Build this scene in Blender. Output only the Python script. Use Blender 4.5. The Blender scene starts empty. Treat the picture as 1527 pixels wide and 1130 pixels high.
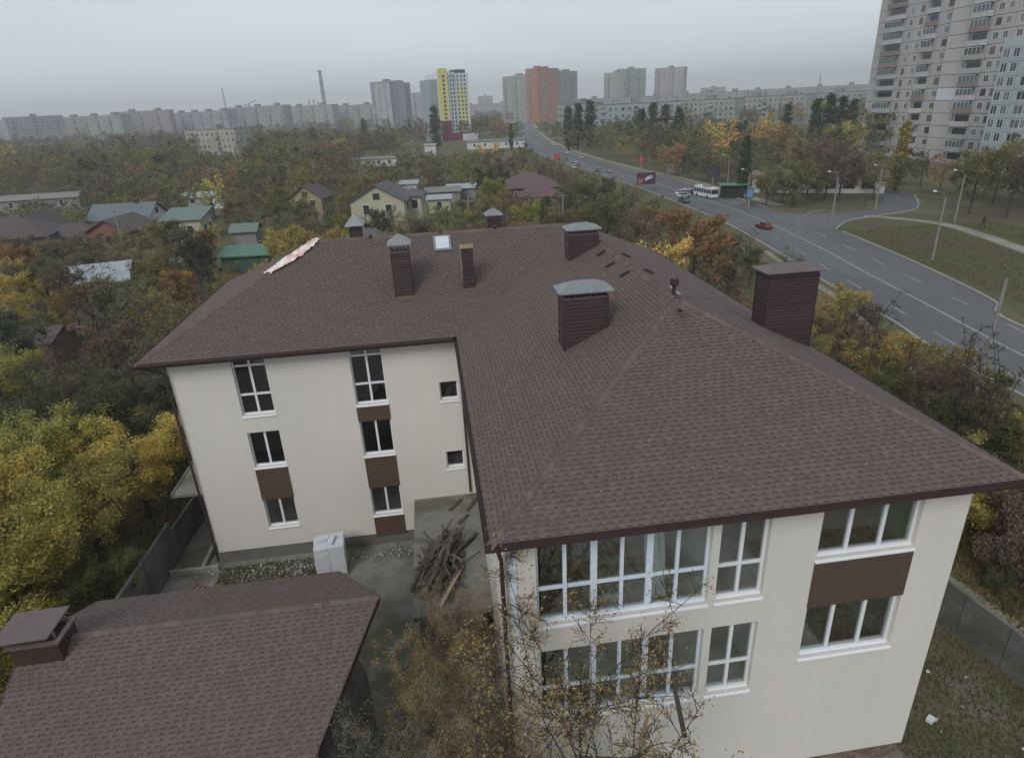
import bpy, math, random
import numpy as np
from mathutils import Vector, Matrix
R = math.radians
rnd = random.Random(7)
sc = bpy.context.scene
col = sc.collection

# ------------------------------------------------------------------ camera
CAM = np.array([-0.59507, -10.35508, 17.77103])
YAW, PITCH, ROLL, FPX = 0.114477, -0.408448, -0.049429, 942.19
def _axes():
    cy, sy = math.cos(YAW), math.sin(YAW); cp, sp = math.cos(PITCH), math.sin(PITCH)
    F = np.array([sy*cp, cy*cp, sp]); R0 = np.array([cy, -sy, 0.0]); U0 = np.cross(R0, F)
    c, s = math.cos(ROLL), math.sin(ROLL)
    return c*R0+s*U0, -s*R0+c*U0, F
AR, AU, AF = _axes()
cd = bpy.data.cameras.new('camera'); cam = bpy.data.objects.new('camera', cd); col.objects.link(cam)
cam.matrix_world = Matrix(((AR[0], AU[0], -AF[0], CAM[0]), (AR[1], AU[1], -AF[1], CAM[1]), (AR[2], AU[2], -AF[2], CAM[2]), (0, 0, 0, 1)))
cd.sensor_width = 36.0; cd.lens = 36.0*FPX/1527.0; cd.clip_start = 0.1; cd.clip_end = 12000
sc.camera = cam

# ------------------------------------------------------------------ world: flat overcast sky
SUN_EL, SUN_AZ = R(40), R(212)          # azimuth clockwise from +Y
w = bpy.data.worlds.new("World"); sc.world = w; w.use_nodes = True
wn, wl = w.node_tree.nodes, w.node_tree.links
for n in list(wn): wn.remove(n)
wo = wn.new('ShaderNodeOutputWorld'); bg = wn.new('ShaderNodeBackground')
sky = wn.new('ShaderNodeTexSky'); sky.sky_type = 'NISHITA'; sky.sun_disc = False
sky.sun_elevation = SUN_EL; sky.sun_rotation = SUN_AZ; sky.air_density = 1.0; sky.dust_density = 3.0
tc = wn.new('ShaderNodeTexCoord'); mp = wn.new('ShaderNodeMapping'); mp.inputs['Scale'].default_value = (1, 1, 5)
nz = wn.new('ShaderNodeTexNoise'); nz.inputs['Scale'].default_value = 1.6; nz.inputs['Detail'].default_value = 5
cr = wn.new('ShaderNodeValToRGB')
cr.color_ramp.elements[0].position = 0.3; cr.color_ramp.elements[0].color = (5.2, 5.85, 6.5, 1)
cr.color_ramp.elements[1].position = 0.7; cr.color_ramp.elements[1].color = (6.3, 6.95, 7.5, 1)
mx = wn.new('ShaderNodeMix'); mx.data_type = 'RGBA'; mx.inputs[0].default_value = 0.93
wl.new(tc.outputs['Generated'], mp.inputs[0]); wl.new(mp.outputs[0], nz.inputs['Vector']); wl.new(nz.outputs['Fac'], cr.inputs[0])
sx = wn.new('ShaderNodeSeparateXYZ'); hz_ = wn.new('ShaderNodeMapRange'); hz_.inputs['From Min'].default_value = 0.0; hz_.inputs['From Max'].default_value = 0.35; hz_.inputs['To Min'].default_value = 1.26; hz_.inputs['To Max'].default_value = 1.0
vs_ = wn.new('ShaderNodeVectorMath'); vs_.operation = 'SCALE'; wl.new(tc.outputs['Generated'], sx.inputs[0]); wl.new(sx.outputs['Z'], hz_.inputs[0]); wl.new(cr.outputs[0], vs_.inputs[0]); wl.new(hz_.outputs[0], vs_.inputs['Scale'])
wl.new(sky.outputs[0], mx.inputs[6]); wl.new(vs_.outputs[0], mx.inputs[7]); wl.new(mx.outputs[2], bg.inputs['Color'])
bg.inputs['Strength'].default_value = 0.107
wl.new(bg.outputs[0], wo.inputs['Surface'])
sd = bpy.data.lights.new('sun', 'SUN'); sd.energy = 1.62; sd.angle = R(25); sd.color = (1.0, 0.96, 0.9)
sun = bpy.data.objects.new('sun', sd); col.objects.link(sun)
sdir = Vector((math.sin(SUN_AZ)*math.cos(SUN_EL), math.cos(SUN_AZ)*math.cos(SUN_EL), math.sin(SUN_EL)))
sun.rotation_euler = (-sdir).to_track_quat('-Z', 'Y').to_euler(); sun.location = (0, -40, 60)
sc.view_settings.view_transform = 'Standard'; sc.view_settings.look = 'None'
sc.view_settings.exposure = 0.0; sc.view_settings.gamma = 1.0
HAZE = 0.0005

# ------------------------------------------------------------------ surveying helpers (where things stand on the ground)
def ray(px, py): return AF+(px-763.5)/FPX*AR-(py-565)/FPX*AU
def G(px, py, z=0.0):
    d = ray(px, py); t = (z-CAM[2])/d[2]; p = CAM+t*d; return float(p[0]), float(p[1])
def GD(px, D):
    "ground point seen in picture column px at distance D along the view axis"
    u = (px-763.5)/FPX; A = np.array([AF[:2], AR[:2]]); b = np.array([D+AF[2]*CAM[2], u*D+AR[2]*CAM[2]])
    s = np.linalg.solve(A, b); return float(s[0]+CAM[0]), float(s[1]+CAM[1])
def P2(x, y, z=0.0):
    d = np.array([x, y, z])-CAM; k = d@AF
    if k < 0.5: return None
    return 763.5+FPX*(d@AR)/k, 565-FPX*(d@AU)/k, k

# ------------------------------------------------------------------ object helpers
def tag(o, label=None, cat=None, group=None, kind=None):
    if label: o['label'] = label
    if cat: o['category'] = cat
    if group: o['group'] = group
    if kind: o['kind'] = kind
    return o
def empty(name, loc=(0, 0, 0), rz=0.0, label=None, cat=None, group=None):
    o = bpy.data.objects.new(name, None); col.objects.link(o); o.location = loc; o.rotation_euler = (0, 0, rz)
    o.empty_display_size = 0.3
    return tag(o, label, cat, group)
def link(name, me, mat=None, parent=None, loc=None, rz=None):
    o = bpy.data.objects.new(name, me); col.objects.link(o)
    if mat is not None and not me.materials: me.materials.append(mat)
    if parent: o.parent = parent
    if loc is not None: o.location = loc
    if rz is not None: o.rotation_euler = (0, 0, rz)
    return o
class MB:
    "collects shapes of one part"
    def __init__(s): s.v = []; s.f = []; s.t = []
    def add(s, vs, fs, tint=0.5):
        n = len(s.v); s.v += [tuple(p) for p in vs]; s.f += [tuple(i+n for i in f) for f in fs]; s.t += [tint]*len(fs); return s
    def box(s, x0, y0, z0, x1, y1, z1, tint=0.5):
        v = [(x0, y0, z0), (x1, y0, z0), (x1, y1, z0), (x0, y1, z0), (x0, y0, z1), (x1, y0, z1), (x1, y1, z1), (x0, y1, z1)]
        return s.add(v, [(0, 3, 2, 1), (4, 5, 6, 7), (0, 1, 5, 4), (1, 2, 6, 5), (2, 3, 7, 6), (3, 0, 4, 7)], tint)
    def beam(s, a, b, wd, ht, up=(0, 0, 1), tint=0.5):
        a, b = Vector(a), Vector(b); d = (b-a).normalized(); u = Vector(up)
        if abs(d.dot(u)) > 0.98: u = Vector((0, 1, 0))
        sd_ = d.cross(u).normalized(); up_ = sd_.cross(d).normalized(); v = []
        for p in (a, b):
            for i, j in ((-1, -1), (1, -1), (1, 1), (-1, 1)): v.append(p+sd_*(i*wd/2)+up_*(j*ht/2))
        return s.add(v, [(0, 3, 2, 1), (4, 5, 6, 7), (0, 1, 5, 4), (1, 2, 6, 5), (2, 3, 7, 6), (3, 0, 4, 7)], tint)
    def tube(s, pts, rs, n=6, cap=True, tint=0.5):
        pts = [Vector(p) for p in pts]; rings = []
        if not hasattr(rs, '__len__'): rs = [rs]*len(pts)
        v = []; f = []
        for i, p in enumerate(pts):
            d = (pts[min(i+1, len(pts)-1)]-pts[max(i-1, 0)]).normalized()
            u = Vector((0, 0, 1)) if abs(d.z) < 0.9 else Vector((1, 0, 0))
            a = d.cross(u).normalized(); b = d.cross(a)
            for k in range(n):
                t = 2*math.pi*k/n; v.append(p+a*(rs[i]*math.cos(t))+b*(rs[i]*math.sin(t)))
        for i in range(len(pts)-1):
            for k in range(n):
                k2 = (k+1) % n; f.append((i*n+k, i*n+k2, (i+1)*n+k2, (i+1)*n+k))
        if cap: f.append(tuple(range(n))); f.append(tuple((len(pts)-1)*n+k for k in reversed(range(n))))
        return s.add(v, f, tint)
    def prism(s, poly, z0, z1, tint=0.5):
        n = len(poly)
        return s.add([(x, y, z0) for x, y in poly]+[(x, y, z1) for x, y in poly],
                     [tuple(reversed(range(n))), tuple(range(n, 2*n))]+[(i, (i+1) % n, (i+1) % n+n, i+n) for i in range(n)], tint)
    def mesh(s, name):
        me = bpy.data.meshes.new(name); me.from_pydata(s.v, [], s.f)
        a = me.attributes.new('tint', 'FLOAT', 'FACE'); a.data.foreach_set('value', s.t); me.update(); return me
    def build(s, name, mat, parent=None, loc=None, rz=None): return link(name, s.mesh(name), mat, parent, loc, rz)

# ------------------------------------------------------------------ materials
def mat(name, c1, c2=None, scale=3.0, rough=0.85, bump=0.0, bscale=None, detail=5, metal=0.0, tint=0.0, spec=0.3, obj=False, c3=None, s3=0.3, stretch=None, coords='Object'):
    m = bpy.data.materials.new(name); m.use_nodes = True; nt = m.node_tree; N, L = nt.nodes, nt.links
    b = N['Principled BSDF']; b.inputs['Roughness'].default_value = rough; b.inputs['Metallic'].default_value = metal
    b.inputs['Specular IOR Level'].default_value = spec
    c2 = c2 or tuple(v*0.8 for v in c1)
    t = N.new('ShaderNodeTexCoord'); src = t.outputs[coords]
    if stretch:
        mpn = N.new('ShaderNodeMapping'); mpn.inputs['Scale'].default_value = stretch; L.new(src, mpn.inputs[0]); src = mpn.outputs[0]
    n = N.new('ShaderNodeTexNoise'); n.inputs['Scale'].default_value = scale; n.inputs['Detail'].default_value = detail; n.inputs['Roughness'].default_value = 0.65
    L.new(src, n.inputs['Vector'])
    r = N.new('ShaderNodeValToRGB'); r.color_ramp.elements[0].position = 0.32; r.color_ramp.elements[1].position = 0.68
    r.color_ramp.elements[0].color = (*c1, 1); r.color_ramp.elements[1].color = (*c2, 1); L.new(n.outputs['Fac'], r.inputs[0]); out = r.outputs[0]
    if c3:
        n3 = N.new('ShaderNodeTexNoise'); n3.inputs['Scale'].default_value = s3; n3.inputs['Detail'].default_value = 6; L.new(src, n3.inputs['Vector'])
        r3 = N.new('ShaderNodeValToRGB'); r3.color_ramp.elements[0].position = 0.45; r3.color_ramp.elements[1].position = 0.62; L.new(n3.outputs['Fac'], r3.inputs[0])
        x = N.new('ShaderNodeMix'); x.data_type = 'RGBA'; L.new(r3.outputs[0], x.inputs[0]); L.new(out, x.inputs[6]); x.inputs[7].default_value = (*c3, 1); out = x.outputs[2]
    if tint:
        a = N.new('ShaderNodeAttribute'); a.attribute_name = 'tint'; mr = N.new('ShaderNodeMapRange')
        mr.inputs['To Min'].default_value = 1-tint; mr.inputs['To Max'].default_value = 1+tint; L.new(a.outputs['Fac'], mr.inputs[0])
        x = N.new('ShaderNodeVectorMath'); x.operation = 'SCALE'; L.new(out, x.inputs[0]); L.new(mr.outputs[0], x.inputs['Scale']); out = x.outputs[0]
    if obj:
        oi = N.new('ShaderNodeObjectInfo'); x = N.new('ShaderNodeMix'); x.data_type = 'RGBA'; x.blend_type = 'MULTIPLY'; x.inputs[0].default_value = 1
        L.new(out, x.inputs[6]); L.new(oi.outputs['Color'], x.inputs[7]); out = x.outputs[2]
    L.new(out, b.inputs['Base Color'])
    if bump:
        bn = N.new('ShaderNodeTexNoise'); bn.inputs['Scale'].default_value = bscale or scale*4; bn.inputs['Detail'].default_value = 4; L.new(src, bn.inputs['Vector'])
        bp = N.new('ShaderNodeBump'); bp.inputs['Strength'].default_value = bump; bp.inputs['Distance'].default_value = 0.05; L.new(bn.outputs['Fac'], bp.inputs['Height']); L.new(bp.outputs[0], b.inputs['Normal'])
    return m
M = {}
M['stucco'] = mat('stucco', (.63, .592, .555), (.60, .566, .53), 1.1, 0.95, 0.25, 60, c3=(.595, .565, .53), s3=0.5, stretch=(1, 1, .22))
M['brownpanel'] = mat('brownpanel', (.092, .062, .043), (.080, .054, .038), 6, 0.8, 0.1, 50)
M['plinth'] = mat('plinth', (.17, .16, .145), (.13, .125, .115), 2, 0.95, 0.4, 20)
M['shingle'] = mat('shingle', (.148, .115, .108), (.134, .104, .098), 9, 0.95, 0.5, 120, tint=0.09, spec=0.15, c3=(.140, .108, .100), s3=0.7)
M['deck'] = mat('deck', (.108, .084, .079), (.098, .076, .072), 8, 0.95, 0.3, 100, spec=0.1)
M['cap'] = mat('cap', (.150, .112, .100), (.125, .096, .088), 7, 0.95, 0.4, 100, tint=0.15, spec=0.15)
M['fascia'] = mat('fascia', (.052, .030, .030), (.045, .026, .026), 5, 0.45, spec=0.4)
M['cladding'] = mat('cladding', (.050, .030, .031), (.040, .025, .026), 5, 0.5, spec=0.4, tint=0.12)
M['soffit'] = mat('soffit', (.10, .07, .06), (.08, .055, .05), 5, 0.7)
M['metal'] = mat('metal', (.30, .30, .31), (.235, .235, .245), 4, 0.42, metal=0.6, spec=0.5)
M['metal_brown'] = mat('metal_brown', (.15, .115, .115), (.12, .092, .092), 4, 0.45, metal=0.2)
M['dark'] = mat('dark', (.02, .02, .022), (.015, .015, .016), 5, 0.6)
M['pvc'] = mat('pvc', (.70, .72, .75), (.66, .68, .71), 8, 0.5)
M['film'] = mat('film', (.50, .62, .74), (.72, .76, .80), 22, 0.5, detail=2)
M['interior'] = mat('interior', (.58, .55, .51), (.48, .46, .43), 1.5, 0.95)
M['intfloor'] = mat('intfloor', (.36, .32, .26), (.25, .21, .165), 2.5, 0.95, c3=(.33, .18, .12), s3=1.3)
M['concrete'] = mat('concrete', (.235, .225, .205), (.165, .16, .145), 1.3, 0.95, 0.5, 18, c3=(.12, .12, .09), s3=0.7)
M['fence'] = mat('fence', (.155, .155, .145), (.115, .12, .112), 1.5, 0.95, 0.4, 20, c3=(.09, .10, .08), s3=0.8)
M['kerb'] = mat('kerb', (.33, .32, .29), (.24, .23, .21), 2, 0.95)
M['asphalt'] = mat('asphalt', (.108, .110, .118), (.092, .094, .102), 0.6, 0.9, 0.2, 30, c3=(.124, .125, .128), s3=0.12, stretch=(1, .25, 1))
M['paint'] = mat('paint', (.34, .34, .34), (.17, .17, .175), 2.2, 0.8)
M['footpath'] = mat('footpath', (.27, .255, .225), (.22, .205, .175), 0.8, 0.95, 0.3, 10, c3=(.19, .175, .13), s3=0.4)
M['yard'] = mat('yard', (.255, .245, .215), (.175, .17, .145), 0.9, 0.95, 0.6, 8, c3=(.125, .125, .088), s3=0.45)
M['ground'] = mat('ground', (.105, .105, .060), (.145, .120, .080), 0.25, 1.0, 0.8, 2.0, c3=(.085, .095, .050), s3=0.06, spec=0.05)
M['grass'] = mat('grass', (.072, .100, .045), (.105, .098, .058), 0.22, 1.0, 0.8, 3, c3=(.105, .085, .062), s3=0.09, spec=0.05)
M['grassblade'] = mat('grassblade', (.07, .09, .03), (.14, .11, .05), 0.5, 1.0, spec=0.05, tint=0.4)
M['litterleaf'] = mat('litterleaf', (.26, .17, .06), (.15, .09, .04), 0.8, 1.0, spec=0.05, tint=0.4)
M['wood'] = mat('wood', (.135, .115, .092), (.08, .068, .055), 6, 0.95, tint=0.45)
M['wood_new'] = mat('wood_new', (.36, .28, .19), (.28, .21, .13), 6, 0.9, tint=0.3)
M['whiteblock'] = mat('whiteblock', (.60, .62, .66), (.52, .54, .58), 3, 0.8, tint=0.06)
M['white'] = mat('white', (.62, .64, .66), (.50, .52, .55), 4, 0.7, tint=0.1)
M['bark'] = mat('bark', (.072, .058, .046), (.042, .034, .028), 9, 0.95, 0.6, 30)
M['barklight'] = mat('barklight', (.21, .19, .165), (.13, .115, .10), 9, 0.95, 0.4, 30)
M['pole'] = mat('pole', (.25, .245, .235), (.18, .175, .165), 3, 0.9)
M['tyre'] = mat('tyre', (.02, .02, .02), (.015, .015, .015), 5, 0.9)
M['lamp'] = mat('lamp', (.75, .76, .78), (.7, .7, .72), 5, 0.3)
M['tarp'] = mat('tarp', (.72, .73, .74), (.62, .22, .18), 2.6, 0.5, detail=1, c3=(.75, .76, .76), s3=1.6)
M['rust'] = mat('rust', (.13, .085, .05), (.10, .07, .05), 3, 0.95, spec=0.1)
def paint(name, c, rough=0.35, metal=0.0, k=0.9): return mat(name, c, tuple(v*k for v in c), 3, rough, metal=metal, spec=0.5)
def foliage():
    m = bpy.data.materials.new('foliage'); m.use_nodes = True; N, L = m.node_tree.nodes, m.node_tree.links
    for n in list(N): N.remove(n)
    o = N.new('ShaderNodeOutputMaterial'); oi = N.new('ShaderNodeObjectInfo'); a = N.new('ShaderNodeAttribute'); a.attribute_name = 'tint'
    hs = N.new('ShaderNodeHueSaturation')
    mr = N.new('ShaderNodeMapRange'); mr.inputs['To Min'].default_value = 0.8; mr.inputs['To Max'].default_value = 2.1; L.new(a.outputs['Fac'], mr.inputs[0]); L.new(mr.outputs[0], hs.inputs['Value'])
    mh = N.new('ShaderNodeMapRange'); mh.inputs['To Min'].default_value = 0.53; mh.inputs['To Max'].default_value = 0.475; L.new(a.outputs['Fac'], mh.inputs[0]); L.new(mh.outputs[0], hs.inputs['Hue'])
    L.new(oi.outputs['Color'], hs.inputs['Color'])
    d = N.new('ShaderNodeBsdfDiffuse'); t = N.new('ShaderNodeBsdfTranslucent'); ms = N.new('ShaderNodeMixShader'); ms.inputs[0].default_value = 0.45
    L.new(hs.outputs[0], d.inputs[0]); L.new(hs.outputs[0], t.inputs[0]); L.new(d.outputs[0], ms.inputs[1]); L.new(t.outputs[0], ms.inputs[2]); L.new(ms.outputs[0], o.inputs[0])
    return m
M['foliage'] = foliage()
def glass():
    m = bpy.data.materials.new('glass'); m.use_nodes = True; N, L = m.node_tree.nodes, m.node_tree.links
    for n in list(N): N.remove(n)
    o = N.new('ShaderNodeOutputMaterial'); tr = N.new('ShaderNodeBsdfTransparent'); tr.inputs[0].default_value = (.90, .93, .92, 1)
    g = N.new('ShaderNodeBsdfGlossy'); g.inputs['Roughness'].default_value = 0.03; g.inputs['Color'].default_value = (.9, .95, 1, 1)
    f = N.new('ShaderNodeLayerWeight'); f.inputs['Blend'].default_value = 0.5; ms = N.new('ShaderNodeMixShader')
    pw = N.new('ShaderNodeMath'); pw.operation = 'POWER'; pw.inputs[1].default_value = 2.6; L.new(f.outputs['Facing'], pw.inputs[0]); mr = N.new('ShaderNodeMapRange'); mr.inputs['To Min'].default_value = .17; mr.inputs['To Max'].default_value = .8; L.new(pw.outputs[0], mr.inputs[0])
    L.new(mr.outputs[0], ms.inputs[0]); L.new(tr.outputs[0], ms.inputs[1]); L.new(g.outputs[0], ms.inputs[2]); L.new(ms.outputs[0], o.inputs[0]); return m
M['glass'] = glass()
M['darkglass'] = mat('darkglass', (.045, .05, .055), (.03, .034, .038), 0.7, 0.15, spec=0.6)
M['dullglass'] = mat('dullglass', (.13, .15, .165), (.085, .095, .105), 0.4, 0.3, spec=0.5)

# ------------------------------------------------------------------ ground, roads, paths
def sheet(name, pts, z, m, kind='structure', sub=None):
    me = bpy.data.meshes.new(name); me.from_pydata([(x, y, z) for x, y in pts], [], [tuple(range(len(pts)))]); me.materials.append(m)
    return tag(link(name, me), kind=kind)
def ribbon(name, left, right, z, m):
    n = len(left); me = bpy.data.meshes.new(name)
    me.from_pydata([(x, y, z) for x, y in left]+[(x, y, z) for x, y in right], [], [(i, n+i, n+i+1, i+1) for i in range(n-1)]); me.materials.append(m); me.update()
    if me.polygons[0].normal.z < 0: me.flip_normals()
    return tag(link(name, me), kind='structure')
def smooth(pts, k=8):
    out = []
    P = [pts[0]]+list(pts)+[pts[-1]]
    for i in range(1, len(P)-2):
        p0, p1, p2, p3 = [np.array(q, float) for q in P[i-1:i+3]]
        for j in range(k):
            t = j/k; out.append(tuple(0.5*((2*p1)+(-p0+p2)*t+(2*p0-5*p1+4*p2-p3)*t*t+(-p0+3*p1-3*p2+p3)*t**3)))
    out.append(tuple(pts[-1])); return out
def offset(pts, d):
    out = []
    for i, p in enumerate(pts):
        a = np.array(pts[max(i-1, 0)]); b = np.array(pts[min(i+1, len(pts)-1)]); t = (b-a)/max(np.linalg.norm(b-a), 1e-6)
        out.append((p[0]+t[1]*d, p[1]-t[0]*d))
    return out
sheet('ground', [(-6000, -300), (6000, -300), (6000, 9000), (-6000, 9000)], -0.002, M['ground'])
roadL = smooth([(36.5, -40), (34.5, 0), (34.6, 24), (36.5, 35), (38.3, 47.4), (41.1, 63.3), (43.6, 82), (44.6, 103), (45.2, 133), (44.5, 168), (43.5, 200), (44, 250), (50, 330), (62, 430), (80, 560), (100, 700)])
roadR = smooth([(49, -40), (44.6, 0), (44.4, 30.7), (47.7, 37.3), (50.7, 49.2), (53, 61.1), (55.2, 76), (55.9, 98.6), (56.8, 122), (56.6, 140), (54.8, 168), (54.5, 210), (56, 252), (62, 330), (74, 430), (93, 560), (114, 700)])
n_ = min(len(roadL), len(roadR))
def resample(p, n):
    p = np.array(p); s = np.r_[0, np.cumsum(np.linalg.norm(np.diff(p, axis=0), axis=1))]; t = np.linspace(0, s[-1], n)
    return [(float(np.interp(q, s, p[:, 0])), float(np.interp(q, s, p[:, 1]))) for q in t]
ys_ = np.concatenate([np.arange(-40, 200, 1.5), np.arange(200, 701, 10)]); roadL = [(float(np.interp(y, [p[1] for p in roadL], [p[0] for p in roadL])), float(y)) for y in ys_]; roadR = [(float(np.interp(y, [p[1] for p in roadR], [p[0] for p in roadR])), float(y)) for y in ys_]
ribbon('road', roadL, roadR, 0.01, M['asphalt'])
mid = smooth([(40, -40), (38.6, 0), (38.9, 14), (39.8, 26), (41.9, 37), (44.2, 49.8), (46.6, 62), (49.2, 80), (50.4, 100), (50.9, 133), (49.6, 168), (48.9, 200), (50, 250), (56, 330), (68, 430), (86.5, 560), (107, 700)])
ribbon('side_road', smooth([(54.0, 71), (60, 76.5), (67, 79.0), (75, 82), (84, 94), (88, 120)]), smooth([(54.6, 90), (58, 84.0), (66, 83.2), (72, 86), (79, 97), (82, 120)]), 0.006, M['asphalt'])
def strip_marks(line, offs, wd, dash, gap, name, z=0.014):
    q = resample(offset(line, offs), 900); mb = MB(); s = 0.0
    for i in range(len(q)-1):
        L_ = math.dist(q[i], q[i+1]); s += L_
        if dash and (s % (dash+gap)) > dash: continue
        a, b = offset([q[i], q[i+1]], wd/2), offset([q[i], q[i+1]], -wd/2)
        mb.add([(*a[0], z), (*a[1], z), (*b[1], z), (*b[0], z)], [(0, 3, 2, 1)])
    return tag(mb.build(name, M['paint']), kind='structure')
strip_marks(mid, 0, 0.22, 0, 0, 'road_marking')
strip_marks(mid, -3.1, 0.15, 3.2, 4.5, 'road_marking')
strip_marks(mid, 3.2, 0.15, 3.2, 4.5, 'road_marking')
def kerb(name, line, wd=0.22, h=0.13):
    a, b = offset(line, wd/2), offset(line, -wd/2); mb = MB(); n = len(a)
    mb.add([(*p, -0.03) for p in a]+[(*p, h) for p in a]+[(*p, h) for p in b]+[(*p, -0.03) for p in b],
           [(i+k*n, i+1+k*n, i+1+(k+1)*n, i+(k+1)*n) for i in range(n-1) for k in range(3)])
    return tag(mb.build(name, M['kerb']), kind='structure')
kerb('kerb', offset(roadL, -0.14)); kerb('kerb', [p for p in offset(roadR, 0.14) if p[1] < 70.5]); kerb('kerb', [p for p in offset(roadR, 0.14) if p[1] > 91])
kerb('kerb', smooth([(54.2, 70.6), (60, 76.2), (67, 78.7), (75, 81.7), (84, 93.8)])); 
pv_ = [k for k in range(len(roadR)) if roadR[k][1] > 93]; o1_, o2_ = offset(roadR, 1.6), offset(roadR, 3.8)
ribbon('pavement', [o1_[k] for k in pv_], [o2_[k] for k in pv_], 0.006, M['footpath'])
sheet('grass_verge', [(45, -30), (45.2, 0), (45.2, 30), (48.5, 37), (51.4, 49), (53.7, 60.6), (55, 70.5), (60, 75.9), (66.5, 78), (110, 70), (110, -30)], 0.002, M['grass'])
sheet('grass_verge', [(57.3, 92), (66, 84.5), (70, 87), (78, 98), (80, 125), (60, 140), (58, 110)], 0.002, M['grass'])
pa = smooth([(64.5, 79.2), (68, 74), (69.5, 68.8), (68.2, 61), (66.3, 54), (64, 44), (63, 20)]); ribbon('footpath', offset(pa, -0.9), offset(pa, 0.9), 0.007, M['footpath'])
pb = smooth([(15.0, 30), (16.8, 16), (17.6, 8), (18.6, 3), (19.5, -6)]); ribbon('dirt_track', offset(pb, -0.6), offset(pb, 0.7), 0.006, M['footpath'])
pc = smooth([(33.6, -4), (31.5, 14), (30.8, 24), (32.4, 31), (35.0, 37.5), (37, 47), (39.6, 62)]); ribbon('footpath', offset(pc, -0.35), offset(pc, 0.35), 0.006, M['footpath'])
sheet('yard', [(-13.0, 13.2), (-13.2, 6), (-13.5, -14), (11.6, -14), (11.6, 5), (11.6, 14), (12, 14), (11, 24), (0, 24), (-11.3, 24), (-12.9, 25)], 0.003, M['yard'])

sheet('lawn', [(11.6, -14), (18.0, -14), (17.4, -3), (16.1, 6), (15.5, 14), (11.6, 14)], 0.0035, mat('soil', (.105, .088, .060), (.075, .080, .040), 0.8, 1.0, 0.9, 9, c3=(.15, .13, .10), s3=0.35))
# ------------------------------------------------------------------ main building
W, LI, LW, EZ = 12.0, 12.76, 11.78, 9.7
MS = 2.944/6
bld = empty('residential_building', (5, 8, 0), 0, 'new cream three storey building with a brown shingle hip roof and brown panels', 'building')
B0 = Vector((5, 8, 0))
def bpart(mb, name, m, parent=None):
    "mesh given in world coordinates, stored relative to the building"
    if parent is None: parent = bld
    mb.v = [(x-B0.x, y-B0.y, z-B0.z) for x, y, z in mb.v]
    return mb.build(name, m, parent)
def facade(mb, fn, x0, x1, z0, z1, holes, depth=0.3):
    "wall slab with openings; fn(x, d, z) -> point, d = depth behind the face"
    xs = sorted({x0, x1, *[h[0] for h in holes], *[h[1] for h in holes]}); zs = sorted({z0, z1, *[h[2] for h in holes], *[h[3] for h in holes]})
    for i in range(len(xs)-1):
        for j in range(len(zs)-1):
            cx, cz = (xs[i]+xs[i+1])/2, (zs[j]+zs[j+1])/2
            if any(h[0] < cx < h[1] and h[2] < cz < h[3] for h in holes): continue
            for d in (0, depth):
                mb.add([fn(xs[i], d, zs[j]), fn(xs[i+1], d, zs[j]), fn(xs[i+1], d, zs[j+1]), fn(xs[i], d, zs[j+1])], [(0, 1, 2, 3) if d == 0 else (3, 2, 1, 0)])
    for (a, b, c, d) in holes:
        for p, q in (((a, c), (b, c)), ((b, c), (b, d)), ((b, d), (a, d)), ((a, d), (a, c))):
            mb.add([fn(p[0], 0, p[1]), fn(q[0], 0, q[1]), fn(q[0], depth, q[1]), fn(p[0], depth, p[1])], [(0, 1, 2, 3)])
FY, LY = 0.59, 13.35      # faces of front wing and of left wing
XW, XE = 0.30, 11.33      # side walls of front wing
ZT, ZB = 9.45, 0.61
holesF = [(7.64, 10.13, 7.67, 9.3), (7.64, 10.13, 4.55, 6.19), (5.22, 6.40, 6.79, 9.3), (5.22, 6.40, 3.73, 5.98), (0.98, 5.02, 6.79, 9.3), (0.98, 5.02, 3.73, 5.98)]
holesL = [(-8.68, -7.42, 6.96, 9.38), (-8.68, -7.42, 4.60, 6.18), (-8.68, -7.42, 1.61, 2.99), (-4.24, -2.97, 6.96, 9.38), (-4.24, -2.97, 4.60, 6.18), (-4.24, -2.97, 1.61, 2.99), (-.86, -.11, 6.80, 7.60), (-.86, -.11, 3.57, 4.37)]
mb = MB(); facade(mb, lambda x, d, z: (x, FY+d, z), XW, XE, ZB, ZT, holesF); bpart(mb, 'wall', M['stucco'])
mb = MB(); facade(mb, lambda x, d, z: (x, LY+d, z), -11.0, XW, ZB, ZT, holesL); bpart(mb, 'wall', M['stucco'])
mb = MB(); mb.box(XE-.3, FY+.302, ZB, XE, 24.1, ZT); bpart(mb, 'wall', M['stucco'])
mb = MB(); facade(mb, lambda y, d, z: (XW+d, y, z), FY+.302, LY-.002, ZB, ZT, []); bpart(mb, 'wall', M['stucco'])
mb = MB(); mb.box(-11.0, LY+.302, ZB, -10.7, 24.1, ZT); bpart(mb, 'wall', M['stucco'])
mb = MB(); mb.box(-10.69, 23.8, ZB, XE-.31, 24.1, ZT); bpart(mb, 'wall', M['stucco'])
mb = MB(); mb.box(-10.95, LY+.05, -.1, XW, LY+.30, ZB-.002); mb.box(-10.95, LY+.305, -.1, -10.7, 24.05, ZB-.002); bpart(mb, 'plinth', M['plinth'])
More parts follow.
